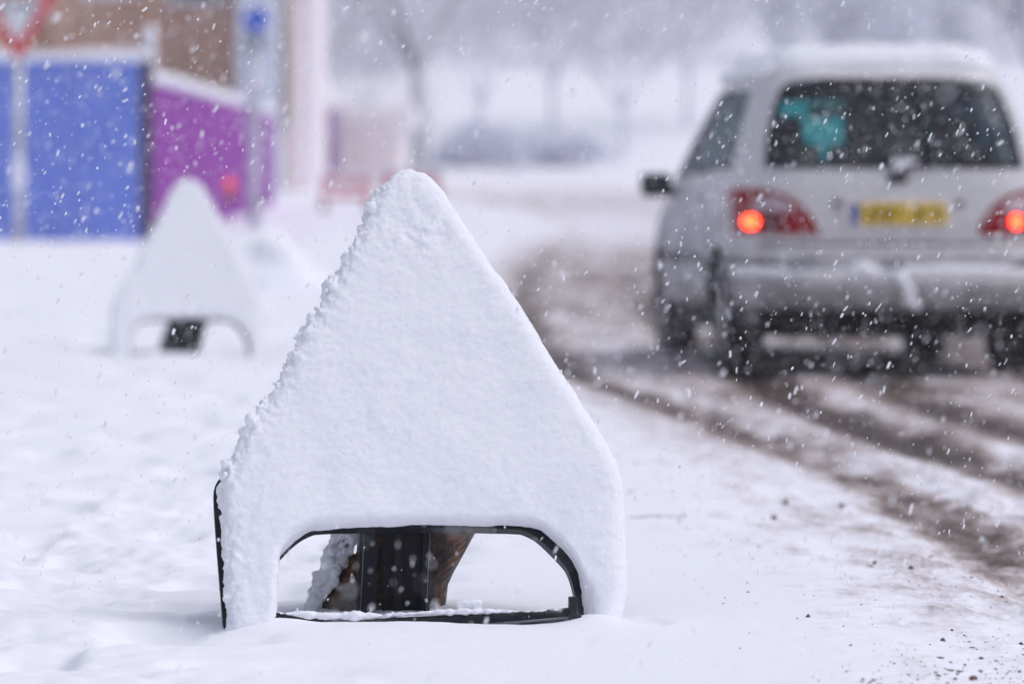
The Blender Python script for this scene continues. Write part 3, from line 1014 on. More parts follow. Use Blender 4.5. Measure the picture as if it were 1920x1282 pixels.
# tail lamps
M_red = paint('red_lamp_lens', (0.27, 0.003, 0.012), 0.25, 0.1, 20, 0.15)
M_dred = paint('smoked_red_lens', (0.13, 0.008, 0.018), 0.16, 0.2, 20, 0.6)
M_clear = paint('clear_lamp_lens', (0.42, 0.30, 0.34), 0.2, 0.3, 30, 0.6, snow=0.3, snow_scale=30)
m_lit, nd, ln, b = nodes_of('lit_red_bulb')
b.inputs['Base Color'].default_value = (0.9, 0.05, 0.02, 1)
b.inputs['Emission Color'].default_value = (1.0, 0.048, 0.012, 1)
b.inputs['Emission Strength'].default_value = 11
for s in (-1, 1):
    def mp(off): return lambda a, z: rear_pt(s * a, z, off)
    lamp_rows = [(0.775, 0.435, 0.878), (0.80, 0.437, 0.884), (0.86, 0.465, 0.884), (0.92, 0.51, 0.880), (0.97, 0.57, 0.872), (1.005, 0.65, 0.865), (1.03, 0.77, 0.858)]
    lamp = patch('tail_lamp', lamp_rows, mp(0.008), M_red, CAR, 16, 3)
    patch('reversing_lens', [(0.90, 0.56, 0.79), (0.94, 0.585, 0.78), (0.97, 0.62, 0.76), (0.985, 0.65, 0.74)], mp(0.012), M_clear, lamp, 10, 2)
    patch('dark_lens', [(0.785, 0.64, 0.735), (0.86, 0.64, 0.735), (0.895, 0.65, 0.73)], mp(0.012), M_dred, lamp, 6, 2)
    bx_ = -0.785 if s < 0 else 0.655
    c = rear_pt(bx_, 0.845, 0.016)
    Vb, Fb = [c + Vector((0, -0.014, 0))], []
    for ri, (rad, off) in enumerate(((0.020, 0.012), (0.031, 0.006), (0.035, -0.003))):
        for k in range(20):
            an = 2 * math.pi * k / 20
            Vb.append(rear_pt(bx_ + rad * math.cos(an), 0.845 + rad * math.sin(an), 0.016 + off))
    for k in range(20): Fb.append((0, 1 + k, 1 + (k + 1) % 20))
    for ri in range(2):
        for k in range(20): Fb.append((1 + ri * 20 + k, 1 + (ri + 1) * 20 + k, 1 + (ri + 1) * 20 + (k + 1) % 20, 1 + ri * 20 + (k + 1) % 20))
    mesh_obj('lit_bulb', Vb, Fb, m_lit, lamp)

# number plate in its housing
def rbox(name, x, z, w, h, t, off, mat, par, bev=0.004):
    p = rear_pt(x, z, off)
    return box(name, (x, p.y - t / 2 + 0.0, z), (w, t, h), mat, par, bev)
ph = rbox('plate_housing', 0.0, 0.895, 0.62, 0.215, 0.02, -0.006, paint('pale_silver_paint', (0.66, 0.65, 0.66), 0.4), CAR, 0.008)
plate = rbox('number_plate', 0.0, 0.888, 0.52, 0.112, 0.012, 0.016, paint('yellow_plate', (0.90, 0.60, 0.015), 0.4, 0.1), CAR, 0.003)
py_ = rear_pt(0, 0.888, 0.029).y
box('country_band', (-0.238, py_ - 0.0015, 0.888), (0.044, 0.003, 0.108), paint('blue_band', (0.02, 0.10, 0.48), 0.4), plate)
M_char = paint('black_characters', (0.03, 0.025, 0.02), 0.5)
# characters are unreadable in the photograph: plain strokes of the same weight and rhythm
cx = -0.185
strokes = [[(0, 0, 0), (1, 0, 0)], [(0, 0, 1), (0, 1, 1), (1, 0, 0)], [(0, 0, 0), (0, 1, 0), (1, 0, 1)], [(1, 0, 0), (0, 1, 1)], None, [(0, 0, 0), (1, 0, 0), (0, 0, 1)], [(0, 0, 0), (0, 1, 1)], [(1, 0, 0), (0, 0, 1), (0, 0, 0)]]
for st in strokes:
    if st is None: cx += 0.035; continue
    bmx = bmesh.new()
    for k, (a, b_, c_) in enumerate(st):
        if b_ == 0: add_box(bmx, (cx + (0.012 + 0.026 * a), py_ - 0.002, 0.885), (0.011, 0.003, 0.076))
        else: add_box(bmx, (cx + 0.025, py_ - 0.0018, 0.885 + (0.033 if c_ else -0.006)), (0.03, 0.003, 0.012))
    if len(st) > 1: add_box(bmx, (cx + 0.025, py_ - 0.0018, 0.918), (0.03, 0.003, 0.012))
    bm_obj('character', bmx, M_char, plate)
    cx += 0.056
for x in (-0.335, 0.335):
    rbox('plate_lamp', x, 0.945, 0.05, 0.022, 0.02, 0.0, M_black, CAR, 0.004)
hd = rbox('tailgate_handle', -0.0, 1.075, 0.11, 0.035, 0.02, 0.002, M_black, CAR, 0.008)
rbox('wiper_spindle', 0.0, 1.115, 0.07, 0.04, 0.05, 0.0, M_black, CAR, 0.01)
tube('wiper_arm', [rear_pt(0.0, 1.13, 0.045), rear_pt(0.2, 1.165, 0.03), rear_pt(0.42, 1.18, 0.025)], 0.009, M_black, CAR, 8)
remesh_snow('wiper_snow', lambda bm: [add_blob(bm, rear_pt(x, z, 0.05), r) for x, z, r in ((0, 1.15, .03), (0.02, 1.175, .022), (-0.015, 1.13, .025), (.04, 1.16, .02), (.07, 1.165, .018), (.1, 1.17, .017))], 0.008, M_snow_far, CAR, 2)
# model badges and bumper details
M_badge = paint('grey_badge', (0.10, 0.10, 0.15), 0.4, 0.3)
for k, x in enumerate((-0.585, -0.555, -0.525, -0.495, -0.465)):
    p = rear_pt(x, 0.615, 0.008); box('badge_letter', (x, p.y, 0.615 + 0.004 * (k % 2)), (0.020, 0.008, 0.042), M_badge, CAR, 0.002)
rbox('centre_badge', -0.03, 0.615, 0.11, 0.045, 0.012, 0.002, paint('steel_grey_badge', (0.22, 0.22, 0.24), 0.4), CAR, 0.006)
patch('bumper_vent', [(0.595, -0.87, -0.62), (0.625, -0.875, -0.64), (0.632, -0.87, -0.72)], lambda a, z: rear_pt(a, z, 0.006), M_black, CAR, 8, 2)
patch('bumper_vent', [(0.595, 0.62, 0.87), (0.625, 0.64, 0.875), (0.632, 0.72, 0.87)], lambda a, z: rear_pt(a, z, 0.006), M_black, CAR, 8, 2)
patch('tailgate_gap', [(0.718, -0.80, 0.80), (0.732, -0.80, 0.80)], lambda a, z: rear_pt(a, z, 0.004), M_black, CAR, 24, 1)
patch('lower_valance', [(0.225, -0.74, 0.74), (0.30, -0.80, 0.80), (0.37, -0.82, 0.82)], lambda a, z: rear_pt(a, z, 0.012), M_under, CAR, 24, 2)
tube('exhaust', [(-0.42, 0.0, 0.24), (-0.42, 0.5, 0.26)], 0.03, M_under, CAR, 12)
bmx = bmesh.new(); add_box(bmx, (0.18, 0.25, 0.21), (0.16, 0.3, 0.20), 0.03); bm_obj('towing_bracket', bmx, M_under, CAR)
bmx = bmesh.new(); add_box(bmx, (0, 0.92, 0.27), (1.3, 0.10, 0.09), 0.02); bm_obj('rear_axle', bmx, M_under, CAR)
for s in (-1, 1):
    bmx = bmesh.new(); add_box(bmx, (s * 0.78, 0.52, 0.24), (0.22, 0.012, 0.22), 0.004); bm_obj('mud_flap', bmx, M_under, CAR)


def snow_strip(bm):
    r_ = random.Random(4)
    for i in range(260):
        x = -0.84 + 1.68 * i / 259
        th = 0.029 + 0.010 * math.sin(x * 5) + r_.uniform(-0.006, 0.008)
        p = rear_pt(x, 0.56, -0.038)
        add_blob(bm, (x, p.y + r_.uniform(-0.012, 0.012), 0.562 + th * 0.3), th * 1.1, 1, (1.2, 1.2, 0.95))
    for (x, z, r) in ((-0.20, 0.585, 0.055), (-0.24, 0.57, 0.045), (-0.15, 0.565, 0.05), (0.02, 0.50, 0.035), (0.05, 0.46, 0.035), (0.03, 0.42, 0.03), (0.08, 0.39, 0.03), (0.0, 0.54, 0.04)):
        p = rear_pt(x, max(z, 0.42), 0.0); add_blob(bm, (x, p.y, z), r, 2)
remesh_snow('bumper_snow', snow_strip, 0.012, M_snow_far, CAR, 3)


# roof snow: lofted cap following the roof outline
def roof_snow(bm):
    rows = []
    lay = [(1.675, 0.0), (1.71, -0.006), (1.745, -0.02), (1.785, -0.05), (1.815, -0.13), (1.825, -0.30)]
    for z, ins in lay:
        hw, y0, y1 = 0.655 + ins, 0.44 - ins * 1.0, 2.32 + ins
        ring_ = []
        for (a, b_) in perd[::4]:
            ring_.append(bm.verts.new((a * hw, (y0 + y1) / 2 + b_ * (y1 - y0) / 2, z + 0.01 * math.sin(a * 7 + b_ * 3))))
        rows.append(ring_)
    m_ = len(rows[0])
    for i in range(len(rows) - 1):
        for k in range(m_): bm.faces.new((rows[i][k], rows[i][(k + 1) % m_], rows[i + 1][(k + 1) % m_], rows[i + 1][k]))
    bm.faces.new(rows[-1]); bm.faces.new(list(reversed(rows[0])))
    r_ = random.Random(2)
    for i in range(40):
        t = r_.uniform(0.5, 2.3)
        add_blob(bm, (-0.66 + r_.uniform(-0.02, 0.03), t, 1.675 + r_.uniform(-0.02, 0.03)), r_.uniform(0.02, 0.05), 1, (0.8, 1.5, 0.8))
remesh_snow('roof_snow', roof_snow, 0.014, M_snow_far, CAR, 4, lambda c, n: 0.006 * fbm(*c.T, scale=0.12, octaves=3, seed=71))
for s in (-1, 1):
    rail = tube('roof_rail', [Vector((s * 0.60, y, 1.74 if 0.75 < y < 2.3 else 1.69)) for y in (0.62, 0.78, 1.2, 1.7, 2.2, 2.4)], 0.018, M_black, CAR, 8)
    # wing mirror
    bmx = bmesh.new()
    add_box(bmx, (s * 0.985, 3.02, 1.06), (0.19, 0.10, 0.14), 0.035)
    add_box(bmx, (s * 0.895, 3.03, 1.02), (0.10, 0.06, 0.06), 0.015)
    mi = bm_obj('wing_mirror', bmx, M_black, CAR, True)
    box('mirror_glass', (s * 0.985, 2.966, 1.06), (0.15, 0.004, 0.09), paint('dark_mirror_face', (0.02, 0.025, 0.035), 0.4, spec=0.2), mi, 0.001)
    # door gaps and handles, sill
    for y in (1.40, 2.36, 3.42):
        patch('door_gap', [(0.32, y, y + 0.014), (1.10, y, y + 0.014)], lambda a, z: side_pt(s, a, z, 0.003), M_black, CAR, 1, 14)
    for y in (1.56, 2.52):
        p = side_pt(s, y, 0.98, 0.015); box('door_handle', p, (0.03, 0.16, 0.03), M_silver, CAR, 0.008)
    patch('sill_trim', [(0.235, 1.32, 3.34), (0.30, 1.32, 3.34), (0.36, 1.34, 3.32)], lambda a, z: side_pt(s, a, z, 0.008), M_black, CAR, 20, 2)
    patch('rubbing_strip', [(0.60, 1.42, 3.30), (0.655, 1.42, 3.30)], lambda a, z: side_pt(s, a, z, 0.012), M_black, CAR, 20, 1)
    for w in WHEELS:
        # arch liner
        V_, F_ = [], []
        for k in range(17):
            an = math.pi * k / 16 - 0.15 + 0.3 * k / 16 * 0
            for xx in (0.50, 0.875):
                V_.append((s * xx, w + 0.40 * math.cos(an), 0.33 + 0.40 * math.sin(an)))
        for k in range(16): F_.append((2 * k, 2 * k + 1, 2 * k + 3, 2 * k + 2))
        mesh_obj('wheel_arch', V_, F_, M_under, CAR)
        wh = bpy.data.objects.new('wheel', None); wh.location = (s * 0.775, w, 0.325); link(wh, CAR)
        Vt, Ft = [], []
        prf = [(-0.095, 0.21), (-0.105, 0.25), (-0.10, 0.30), (-0.08, 0.322), (0, 0.328), (0.08, 0.322), (0.10, 0.30), (0.105, 0.25), (0.095, 0.21)]
        for k in range(36):
            an = 2 * math.pi * k / 36
            for (xx, rr) in prf: Vt.append((xx, rr * math.cos(an), rr * math.sin(an)))
        m_ = len(prf)
        for k in range(36):
            for j in range(m_ - 1): Ft.append((k * m_ + j, k * m_ + j + 1, ((k + 1) % 36) * m_ + j + 1, ((k + 1) % 36) * m_ + j))
        mesh_obj('tyre', Vt, Ft, M_tyre, wh)
        bmx = bmesh.new()
        bmesh.ops.create_cone(bmx, cap_ends=True, segments=28, radius1=0.215, radius2=0.215, depth=0.12, matrix=Matrix.Rotation(math.pi / 2, 4, 'Y'))
        for k in range(5):
            add_box(bmx, (s * 0.07, 0.1 * math.cos(k * 1.2566), 0.1 * math.sin(k * 1.2566)), (0.03, 0.19, 0.05), 0.006, Matrix.Rotation(k * 1.2566, 3, 'X'))
        bm_obj('rim', bmx, M_silver, wh)

# ------------------------------------------------------------------ hoardings on the left
M_blue = paint('blue_hoarding_paint', (0.16, 0.235, 0.68), 0.8, 0.06, 2, 0.15)
M_purple = paint('purple_hoarding_paint', (0.27, 0.05, 0.34), 0.85, 0.06, 2, 0.08)
M_gap_shade = paint('shaded_gap_dark', (0.045, 0.015, 0.07), 0.6, 0.2, 5, snow=0.15)  # dark colour paints the shade in the gap between the hoardings


def hoarding(name, A, B, h, mat, label, n_panels, capt=0.17, capw=0.22):
    A = Vector(A); B = Vector(B)
    root = empty(name, A); tag(root, label, 'hoarding', 'painted site hoardings')
    d = B - A; L = math.hypot(d.x, d.y); ang = math.atan2(d.y, d.x)
    for k in range(n_panels):
        t0, t1 = k / n_panels, (k + 1) / n_panels
        P, Q = A.lerp(B, t0), A.lerp(B, t1)
        c = (P + Q) / 2 - A
        hh = h[0] * (1 - (t0 + t1) / 2) + h[1] * (t0 + t1) / 2
        bmx = bmesh.new()
        add_box(bmx, (0, 0, 0), (L / n_panels - 0.006, 0.03, hh + 0.5))
        for v in bmx.verts:     # top and bottom follow the slope of the ground
            t = t0 + (t1 - t0) * (v.co.x / (L / n_panels) + 0.5)
            zb = (A.z * (1 - t) + B.z * t) - A.z
            v.co.z = zb - 0.5 if v.co.z < 0 else zb + h[0] * (1 - t) + h[1] * t
        bmesh.ops.transform(bmx, matrix=Matrix.Translation((c.x, c.y, 0)) @ Matrix.Rotation(ang, 4, 'Z'), verts=bmx.verts)
        bm_obj('panel', bmx, mat, root)
    def cap(bm):
        r_ = random.Random(5)
        N_ = int(L / 0.07)
        for i in range(N_ + 1):
            t = i / N_
            p = A.lerp(B, t) - A
            th = capt * (0.85 + 0.12 * math.sin(i * 0.23) + r_.uniform(-0.06, 0.06))
            add_blob(bm, (p.x, p.y, p.z + h[0] * (1 - t) + h[1] * t + th * 0.32), th * 0.62, 1, (1, 1, 1))
    remesh_snow('snow_cap', cap, 0.03, M_snow_far, root, 3)
    return root


def ground_at(px, y):
    x = (px - 960) / 8000 * y
    return Vector((x, y, gz(x, y) ))


hA = ground_at(-420, 54); hB = ground_at(262, 54)
top_b = at(262, 112, 54).z
hoarding('blue_hoarding', hA, hB, (top_b - hA.z, top_b - hB.z), M_blue, 'bright blue painted hoarding with a snow cap, at the far left', 5)
pA = ground_at(286, 55.5); pB = ground_at(512, 76)
hoarding('purple_hoarding', pA, pB, (at(286, 152, 55.5).z - pA.z, at(512, 215, 76).z - pB.z), M_purple, 'magenta purple hoarding running back from the shade-dark corner post, snow along its top', 6, 0.2)
cp = ground_at(274, 54.6)
corner = empty('shaded_gap_post', cp); tag(corner, 'corner post, dark with the painted shade of the gap between the blue and the purple hoarding, snow ball on top', 'post')
tp = at(274, 112, 54.6).z - cp.z
box('post', (0, 0, tp / 2 - 0.2), (0.17, 0.17, tp + 0.4), M_gap_shade, corner, 0.01)
remesh_snow('snow_ball', lambda bm: [add_blob(bm, (0.05, 0, tp + z), r, 2) for z, r in ((0.02, .10), (0.12, .07), (0.22, .085), (0.29, .10), (0.35, .085))], 0.02, M_snow_far, corner, 3)

# ------------------------------------------------------------------ give way sign on its pole
gw = ground_at(35, 50.5)
GW = empty('give_way_sign', gw); tag(GW, 'red bordered downward triangle on a pale pole, in front of the blue hoarding', 'traffic sign')
M_pole = paint('galvanised_pole_snowy', (0.42, 0.44, 0.47), 0.5, 0.15, 6, snow=0.45, snow_scale=5)
zt = at(35, 118, 50.5).z - gw.z
tube('pole', [(0, 0.03, -0.3), (0, 0.03, zt + 0.55)], 0.062, M_pole, GW, 14)
M_sred = paint('sign_red', (0.60, 0.025, 0.035), 0.5, 0.08, 5, snow=0.02, snow_scale=8)
M_swhite = paint('sign_white', (0.70, 0.72, 0.76), 0.4, 0.1, 4)


def tri(bm, zb, half, h, y0, y1, rad):
    pts = []
    base = [(0, zb), (half, zb + h), (-half, zb + h)]
    for i, (cx_, cz_) in enumerate(base):
        p0 = Vector(base[i - 1]) - Vector((cx_, cz_)); p1 = Vector(base[(i + 1) % 3]) - Vector((cx_, cz_))
        p0.normalize(); p1.normalize()
        a = Vector((cx_, cz_)) + p0 * rad * 1.6; b2 = Vector((cx_, cz_)) + p1 * rad * 1.6
        m_ = Vector((cx_, cz_)) + (p0 + p1) * rad * 0.65
        pts += [a, m_, b2]
    f = bm.faces.new([bm.verts.new((p.x, y0, p.y)) for p in pts])
    r = bmesh.ops.extrude_face_region(bm, geom=[f])
    for v in r['geom']:
        if isinstance(v, bmesh.types.BMVert): v.co.y = y1
bmx = bmesh.new(); tri(bmx, zt, 0.50, 0.86, -0.045, -0.035, 0.04); gwp = bm_obj('red_plate', bmx, M_sred, GW)
bmx = bmesh.new(); tri(bmx, zt + 0.23, 0.315, 0.545, -0.049, -0.0455, 0.02); bm_obj('white_face', bmx, M_swhite, gwp)
tc = bpy.data.curves.new('lettering', 'FONT'); tc.body = 'GIVE WAY'; tc.size = 0.155; tc.align_x = 'CENTER'; tc.align_y = 'CENTER'; tc.extrude = 0.002
to = bpy.data.objects.new('t', tc); link(to)
dg = bpy.context.evaluated_depsgraph_get()
tm = bpy.data.meshes.new_from_object(to.evaluated_get(dg)); bpy.data.objects.remove(to)
tm.transform(Matrix.Translation((0, -0.0525, zt + 0.66)) @ Matrix.Rotation(math.pi / 2, 4, 'X') @ Matrix.Diagonal((0.66, 1.25, 1, 1)))
tm.materials.clear(); tm.materials.append(paint('sign_black', (0.02, 0.02, 0.022), 0.4))
link(bpy.data.objects.new('lettering', tm), gwp)
remesh_snow('pole_snow', lambda bm: [add_blob(bm, (random.Random(i).uniform(-0.03, 0.03), -0.03, at(35, 330, 50.5).z - gw.z + random.Random(i + 9).uniform(-0.16, 0.16)), 0.075, 1) for i in range(14)], 0.02, M_snow_far, GW, 3)

# ------------------------------------------------------------------ blue round sign on a pale pole
bs = ground_at(476, 60)
BS = empty('blue_round_sign', bs); tag(BS, 'round blue traffic sign above a grey plate on a pale pole', 'traffic sign')
zc = at(480, 38, 60).z - bs.z
tube('pole', [(0, 0.03, -0.3), (0, 0.03, zc + 0.25)], 0.095, paint('pale_pole_paint', (0.50, 0.50, 0.58), 0.5, 0.1, 4, snow=0.4, snow_scale=4), BS, 16)
bmx = bmesh.new(); bmesh.ops.create_cone(bmx, cap_ends=True, segments=40, radius1=0.175, radius2=0.175, depth=0.012, matrix=Matrix.Translation((0.03, -0.085, zc)) @ Matrix.Rotation(math.pi / 2, 4, 'X'))
bdisc = bm_obj('blue_disc', bmx, paint('sign_blue', (0.015, 0.10, 0.62), 0.35, 0.05), BS)
box('grey_plate', (0.03, -0.085, zc - 0.30), (0.34, 0.012, 0.20), paint('plate_grey', (0.30, 0.33, 0.38), 0.4), BS)
# small red hazard lamp hung on the purple hoarding
lp = at(430, 345, 63)
HL = empty('hazard_lamp', lp); tag(HL, 'small glowing red hazard lamp in front of the purple hoarding', 'lamp')
m_hz, nd, ln, b = nodes_of('hazard_glow')
b.inputs['Base Color'].default_value = (0.8, 0.1, 0.08, 1); b.inputs['Emission Color'].default_value = (1, 0.12, 0.08, 1); b.inputs['Emission Strength'].default_value = 0.6
bmx = bmesh.new(); bmesh.ops.create_uvsphere(bmx, u_segments=16, v_segments=10, radius=0.085); bm_obj('lens', bmx, m_hz, HL, True)
box('lamp_box', (0, 0.05, -0.16), (0.16, 0.12, 0.2), paint('lamp_box_red', (0.3, 0.02, 0.1), 0.5), HL, 0.01)
tube('stake', [(0, 0.05, -0.2), (0, 0.05, gz(lp.x, 63) - lp.z - 0.1)], 0.02, M_purple, HL, 8)

# ------------------------------------------------------------------ buildings
def px_box(name, x0, x1, ytop, d, depth, mat, parent, root_loc, ybot=None, bevel=0):
    a = at(x0, ytop, d); b = at(x1, ytop, d)
    zb = gz(a.x, d) - 0.8 if ybot is None else at(x0, ybot, d).z
    c = Vector(((a.x + b.x) / 2, d + depth / 2, (a.z + zb) / 2)) - root_loc
    return box(name, c, (b.x - a.x, depth, a.z - zb), mat, parent, bevel)


M_brick = paint('brown_brick', (0.56, 0.33, 0.235), 0.85, 0.18, 1.2)
M_pale = paint('pale_blue_render', (0.60, 0.64, 0.76), 0.8, 0.06, 0.6)
M_beige = paint('beige_render', (0.88, 0.82, 0.85), 0.8, 0.06, 0.6)
M_pink = paint('pinkish_white_render', (0.93, 0.88, 0.90), 0.8, 0.05, 0.6)
M_glassd = paint('dark_window_glass', (0.06, 0.07, 0.09), 0.15, 0.2, 2, 0.6)
M_frame = paint('white_window_frame', (0.75, 0.76, 0.8), 0.5)
g0 = ground_at(200, 92)
B1 = empty('brick_building', g0); tag(B1, 'brown brick building rising behind the blue and purple hoardings', 'building')
px_box('wall', 92, 440, -330, 92, 9, M_brick, B1, g0)
px_box('wall', -260, 88, 42, 92.4, 8, M_brick, B1, g0)
def slab_roof(name, x0, x1, ytop, d, depth, parent, loc, th=0.35):
    a = at(x0, ytop, d); b = at(x1, ytop, d)
    return box(name, Vector(((a.x + b.x) / 2, d + depth / 2, a.z + th / 2)) - loc, (b.x - a.x + 0.4, depth + 0.4, th), M_snow_far, parent, 0.12)
slab_roof('snowy_roof', -260, 88, 42, 92.4, 8, B1, g0, 1.0)
slab_roof('snowy_roof', 92, 440, -330, 92, 9, B1, g0)
for (x0, x1, yt, yb) in ((312, 418, -90, 4), (150, 250, -90, -8), (150, 250, -260, -170), (312, 418, -260, -170)):
    w = px_box('window', x0, x1, yt, 91.96, 0.1, M_frame, B1, g0, yb)
    wp = px_box('pane', x0 + 8, x1 - 8, yt + 8, 91.93, 0.05, M_glassd, w, g0, yb - 8)
    px_box('sill_snow', x0 - 3, x1 + 3, yb - 3, 91.80, 0.3, M_snow_far, w, g0, yb + 4)
g1 = ground_at(480, 86)
B2 = empty('rendered_building', g1); tag(B2, 'tall pale grey and beige building right of the brick one, behind the blue sign', 'building')
px_box('wall', 443, 516, -330, 86, 6, M_pale, B2, g1)
px_box('side_wall', 518, 546, -330, 88, 6, paint('tan_render', (0.66, 0.55, 0.52), 0.8, 0.06, 0.6), B2, g1)
px_box('side_wall', 547, 588, -330, 88.3, 6, M_beige, B2, g1)
tube('downpipe', [at(528, -300, 87.9) - g1, at(528, 235, 87.9) - g1], 0.11, paint('brown_downpipe', (0.25, 0.17, 0.15), 0.6), B2, 8)
slab_roof('snowy_roof', 443, 588, -330, 86, 8, B2, g1)
g2 = ground_at(640, 100)
B3 = empty('low_building', g2); tag(B3, 'low pinkish white building with snowy roof and thin purple posts, left of the big tree', 'building')
px_box('wall', 530, 752, 236, 100, 6, M_pink, B3, g2)
slab_roof('snowy_roof', 520, 760, 236, 99.6, 6, B3, g2, 0.5)
for x, c in ((572, (0.22, 0.15, 0.12)), (622, (0.30, 0.2, 0.42))):
    tube('porch_post', [at(x, 205, 99.0) - g2, at(x, 350, 99.0) - g2], 0.16, paint('porch_paint', c, 0.6), B3, 8)
px_box('doorway', 540, 600, 270, 99.9, 0.1, M_pale, B3, g2)

# red and white barriers
M_bw = paint('barrier_white', (0.72, 0.70, 0.72), 0.5, 0.1, 4, snow=0.3, snow_scale=4)
M_br = paint('barrier_red', (0.55, 0.04, 0.06), 0.5, 0.1, 4, snow=0.25, snow_scale=5)


def barrier(px, y, w, h, label, rz=0.0):
    g = ground_at(px, y)
    r = empty('road_barrier', g, rz); tag(r, label, 'barrier', 'red and white road barriers')
    for s in (-1, 1):
        box('leg', (s * (w / 2 - 0.05), 0, h / 2 - 0.1), (0.07, 0.06, h + 0.2), M_br, r, 0.005)
        box('foot', (s * (w / 2 - 0.05), 0, 0.04), (0.10, 0.5, 0.08), M_black, r, 0.01)
    bd = box('board', (0, -0.04, h - 0.14), (w, 0.03, 0.24), M_bw, r, 0.005)
    for k in range(3):
        box('red_band', (-w / 2 + w * (k + 0.5) / 3, -0.058, h - 0.14), (w / 6, 0.004, 0.236), M_br, bd)
    box('rail', (0, -0.02, 0.25), (w, 0.03, 0.10), M_br, r, 0.004)
    box('snow_cap', (0, -0.02, h + 0.01), (w, 0.09, 0.07), M_snow_far, r, 0.03)
barrier(648, 72, 0.85, 0.62, 'red and white barrier left of the large sign, standing before the low building', 0.15)
barrier(770, 82, 1.2, 0.5, 'farther red and white barrier largely hidden behind the tip of the large sign', -0.1)

# ------------------------------------------------------------------ trees and shrubs
M_bark = snowy_on_top('bark_with_snow', (0.20, 0.19, 0.26), -0.6, 0.7)  # bark lightened to paint in distance haze, with snow besides
M_wood = snowy_on_top('far_wood_snow_and_haze', (0.66, 0.665, 0.80), -0.7, 0.5)  # pale base paints distance haze over the snowy twigs
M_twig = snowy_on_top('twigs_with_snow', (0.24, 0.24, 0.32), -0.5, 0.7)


def tree(px, y, height, spread, seed, label, name='bare_tree', trunk_r=0.25, lean=0.0, depth=6, bark=None, twig=None):
    g = ground_at(px, y)
    root = empty(name, g); tag(root, label, 'tree', 'bare snowy trees beyond the road')
    r_ = random.Random(seed)
    TV, TF, CV, CF = [], [], [], []
    def seg(a, b, ra, rb, Vs, Fs, n):
        base = len(Vs)
        t = (b - a).normalized()
        ax = Vector((0, 0, 1)) if abs(t.z) < 0.9 else Vector((1, 0, 0))
        x = t.cross(ax).normalized(); yv = t.cross(x)
        for p, rr in ((a, ra), (b, rb)):
            for k in range(n):
                an = 2 * math.pi * k / n
                Vs.append(p + (x * math.cos(an) + yv * math.sin(an)) * rr)
        for k in range(n): Fs.append((base + k, base + (k + 1) % n, base + n + (k + 1) % n, base + n + k))
    def grow(p, d, L, r, lv):
        nseg = 3 if lv < 3 else 2
        q = p; dd = d.copy()
        for i in range(nseg):
            wv = 0.05 if lv == 0 else 0.16
            dd = (dd + Vector((r_.uniform(-wv, wv), r_.uniform(-wv, wv), r_.uniform(-.05, .12)))).normalized()
            e = q + dd * (L / nseg)
            ra = r * (1 - 0.35 * i / nseg); rb = r * (1 - 0.35 * (i + 1) / nseg)
            big = lv <= 2
            seg(q, e, ra, rb, TV if big else CV, TF if big else CF, 7 if big else 3)
            q = e
            if lv >= 2 and lv < depth and r_.random() < 0.75:
                side = Vector((r_.uniform(-1, 1), r_.uniform(-1, 1), r_.uniform(-0.2, 0.6))).normalized()
                grow(q, (dd * 0.55 + side * 0.8).normalized(), L * 0.62, rb * 0.55, lv + 1)
        if lv >= depth: return
        nb = 3 if lv < 4 else 2
        for k in range(nb):
            az = 2 * math.pi * (k + r_.random() * 0.6) / nb
            side = Vector((math.cos(az) * spread, math.sin(az) * spread, 0))
            nd_ = (dd * 0.9 + side * (0.75 if lv > 0 else 0.5) + Vector((0, 0, 0.15))).normalized()
            grow(q, nd_, L * r_.uniform(0.70, 0.86), r * 0.62, lv + 1)
    grow(Vector((0, 0, -0.3)), Vector((lean, 0, 1)).normalized(), height * 0.27, trunk_r, 0)
    mesh_obj('trunk', TV, TF, bark or M_bark, root)
    mesh_obj('crown', CV, CF, twig or M_twig, root)
    return root


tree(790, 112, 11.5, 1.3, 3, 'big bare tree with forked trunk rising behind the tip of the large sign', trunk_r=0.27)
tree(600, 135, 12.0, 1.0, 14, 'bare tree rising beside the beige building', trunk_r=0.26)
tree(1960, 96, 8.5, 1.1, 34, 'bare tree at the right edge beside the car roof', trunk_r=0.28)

M_fbark = snowy_on_top('haze_pale_bark', (0.50, 0.50, 0.62), -0.6, 0.7)  # faint tone: distance haze painted into bark and twigs
M_ftwig = snowy_on_top('haze_pale_twigs', (0.50, 0.50, 0.62), -0.7, 0.6)
for px_, y_, h_, sd_, lb_ in ((900, 158, 8.5, 41, 'haze-pale tree right of the forked tree, crown against the white hillside'),
                              (1040, 165, 8.0, 43, 'haze-pale tree standing on the hillside above the middle of the shrubs'),
                              (1170, 160, 7.0, 47, 'small haze-pale tree on the hillside just right of the shrubs'),
                              (1290, 166, 8.5, 51, 'haze-pale tree on the hillside close to the left side of the car roof'),
                              (680, 150, 8.0, 57, 'haze-pale tree behind the low pinkish building')):
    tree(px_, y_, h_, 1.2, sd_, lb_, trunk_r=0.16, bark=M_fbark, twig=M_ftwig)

M_leaf = snowy_on_top('evergreen_leaves_snow_and_haze', (0.70, 0.71, 0.86), -0.3, 1.2)  # leaf base paled to paint in haze, snow on upper faces


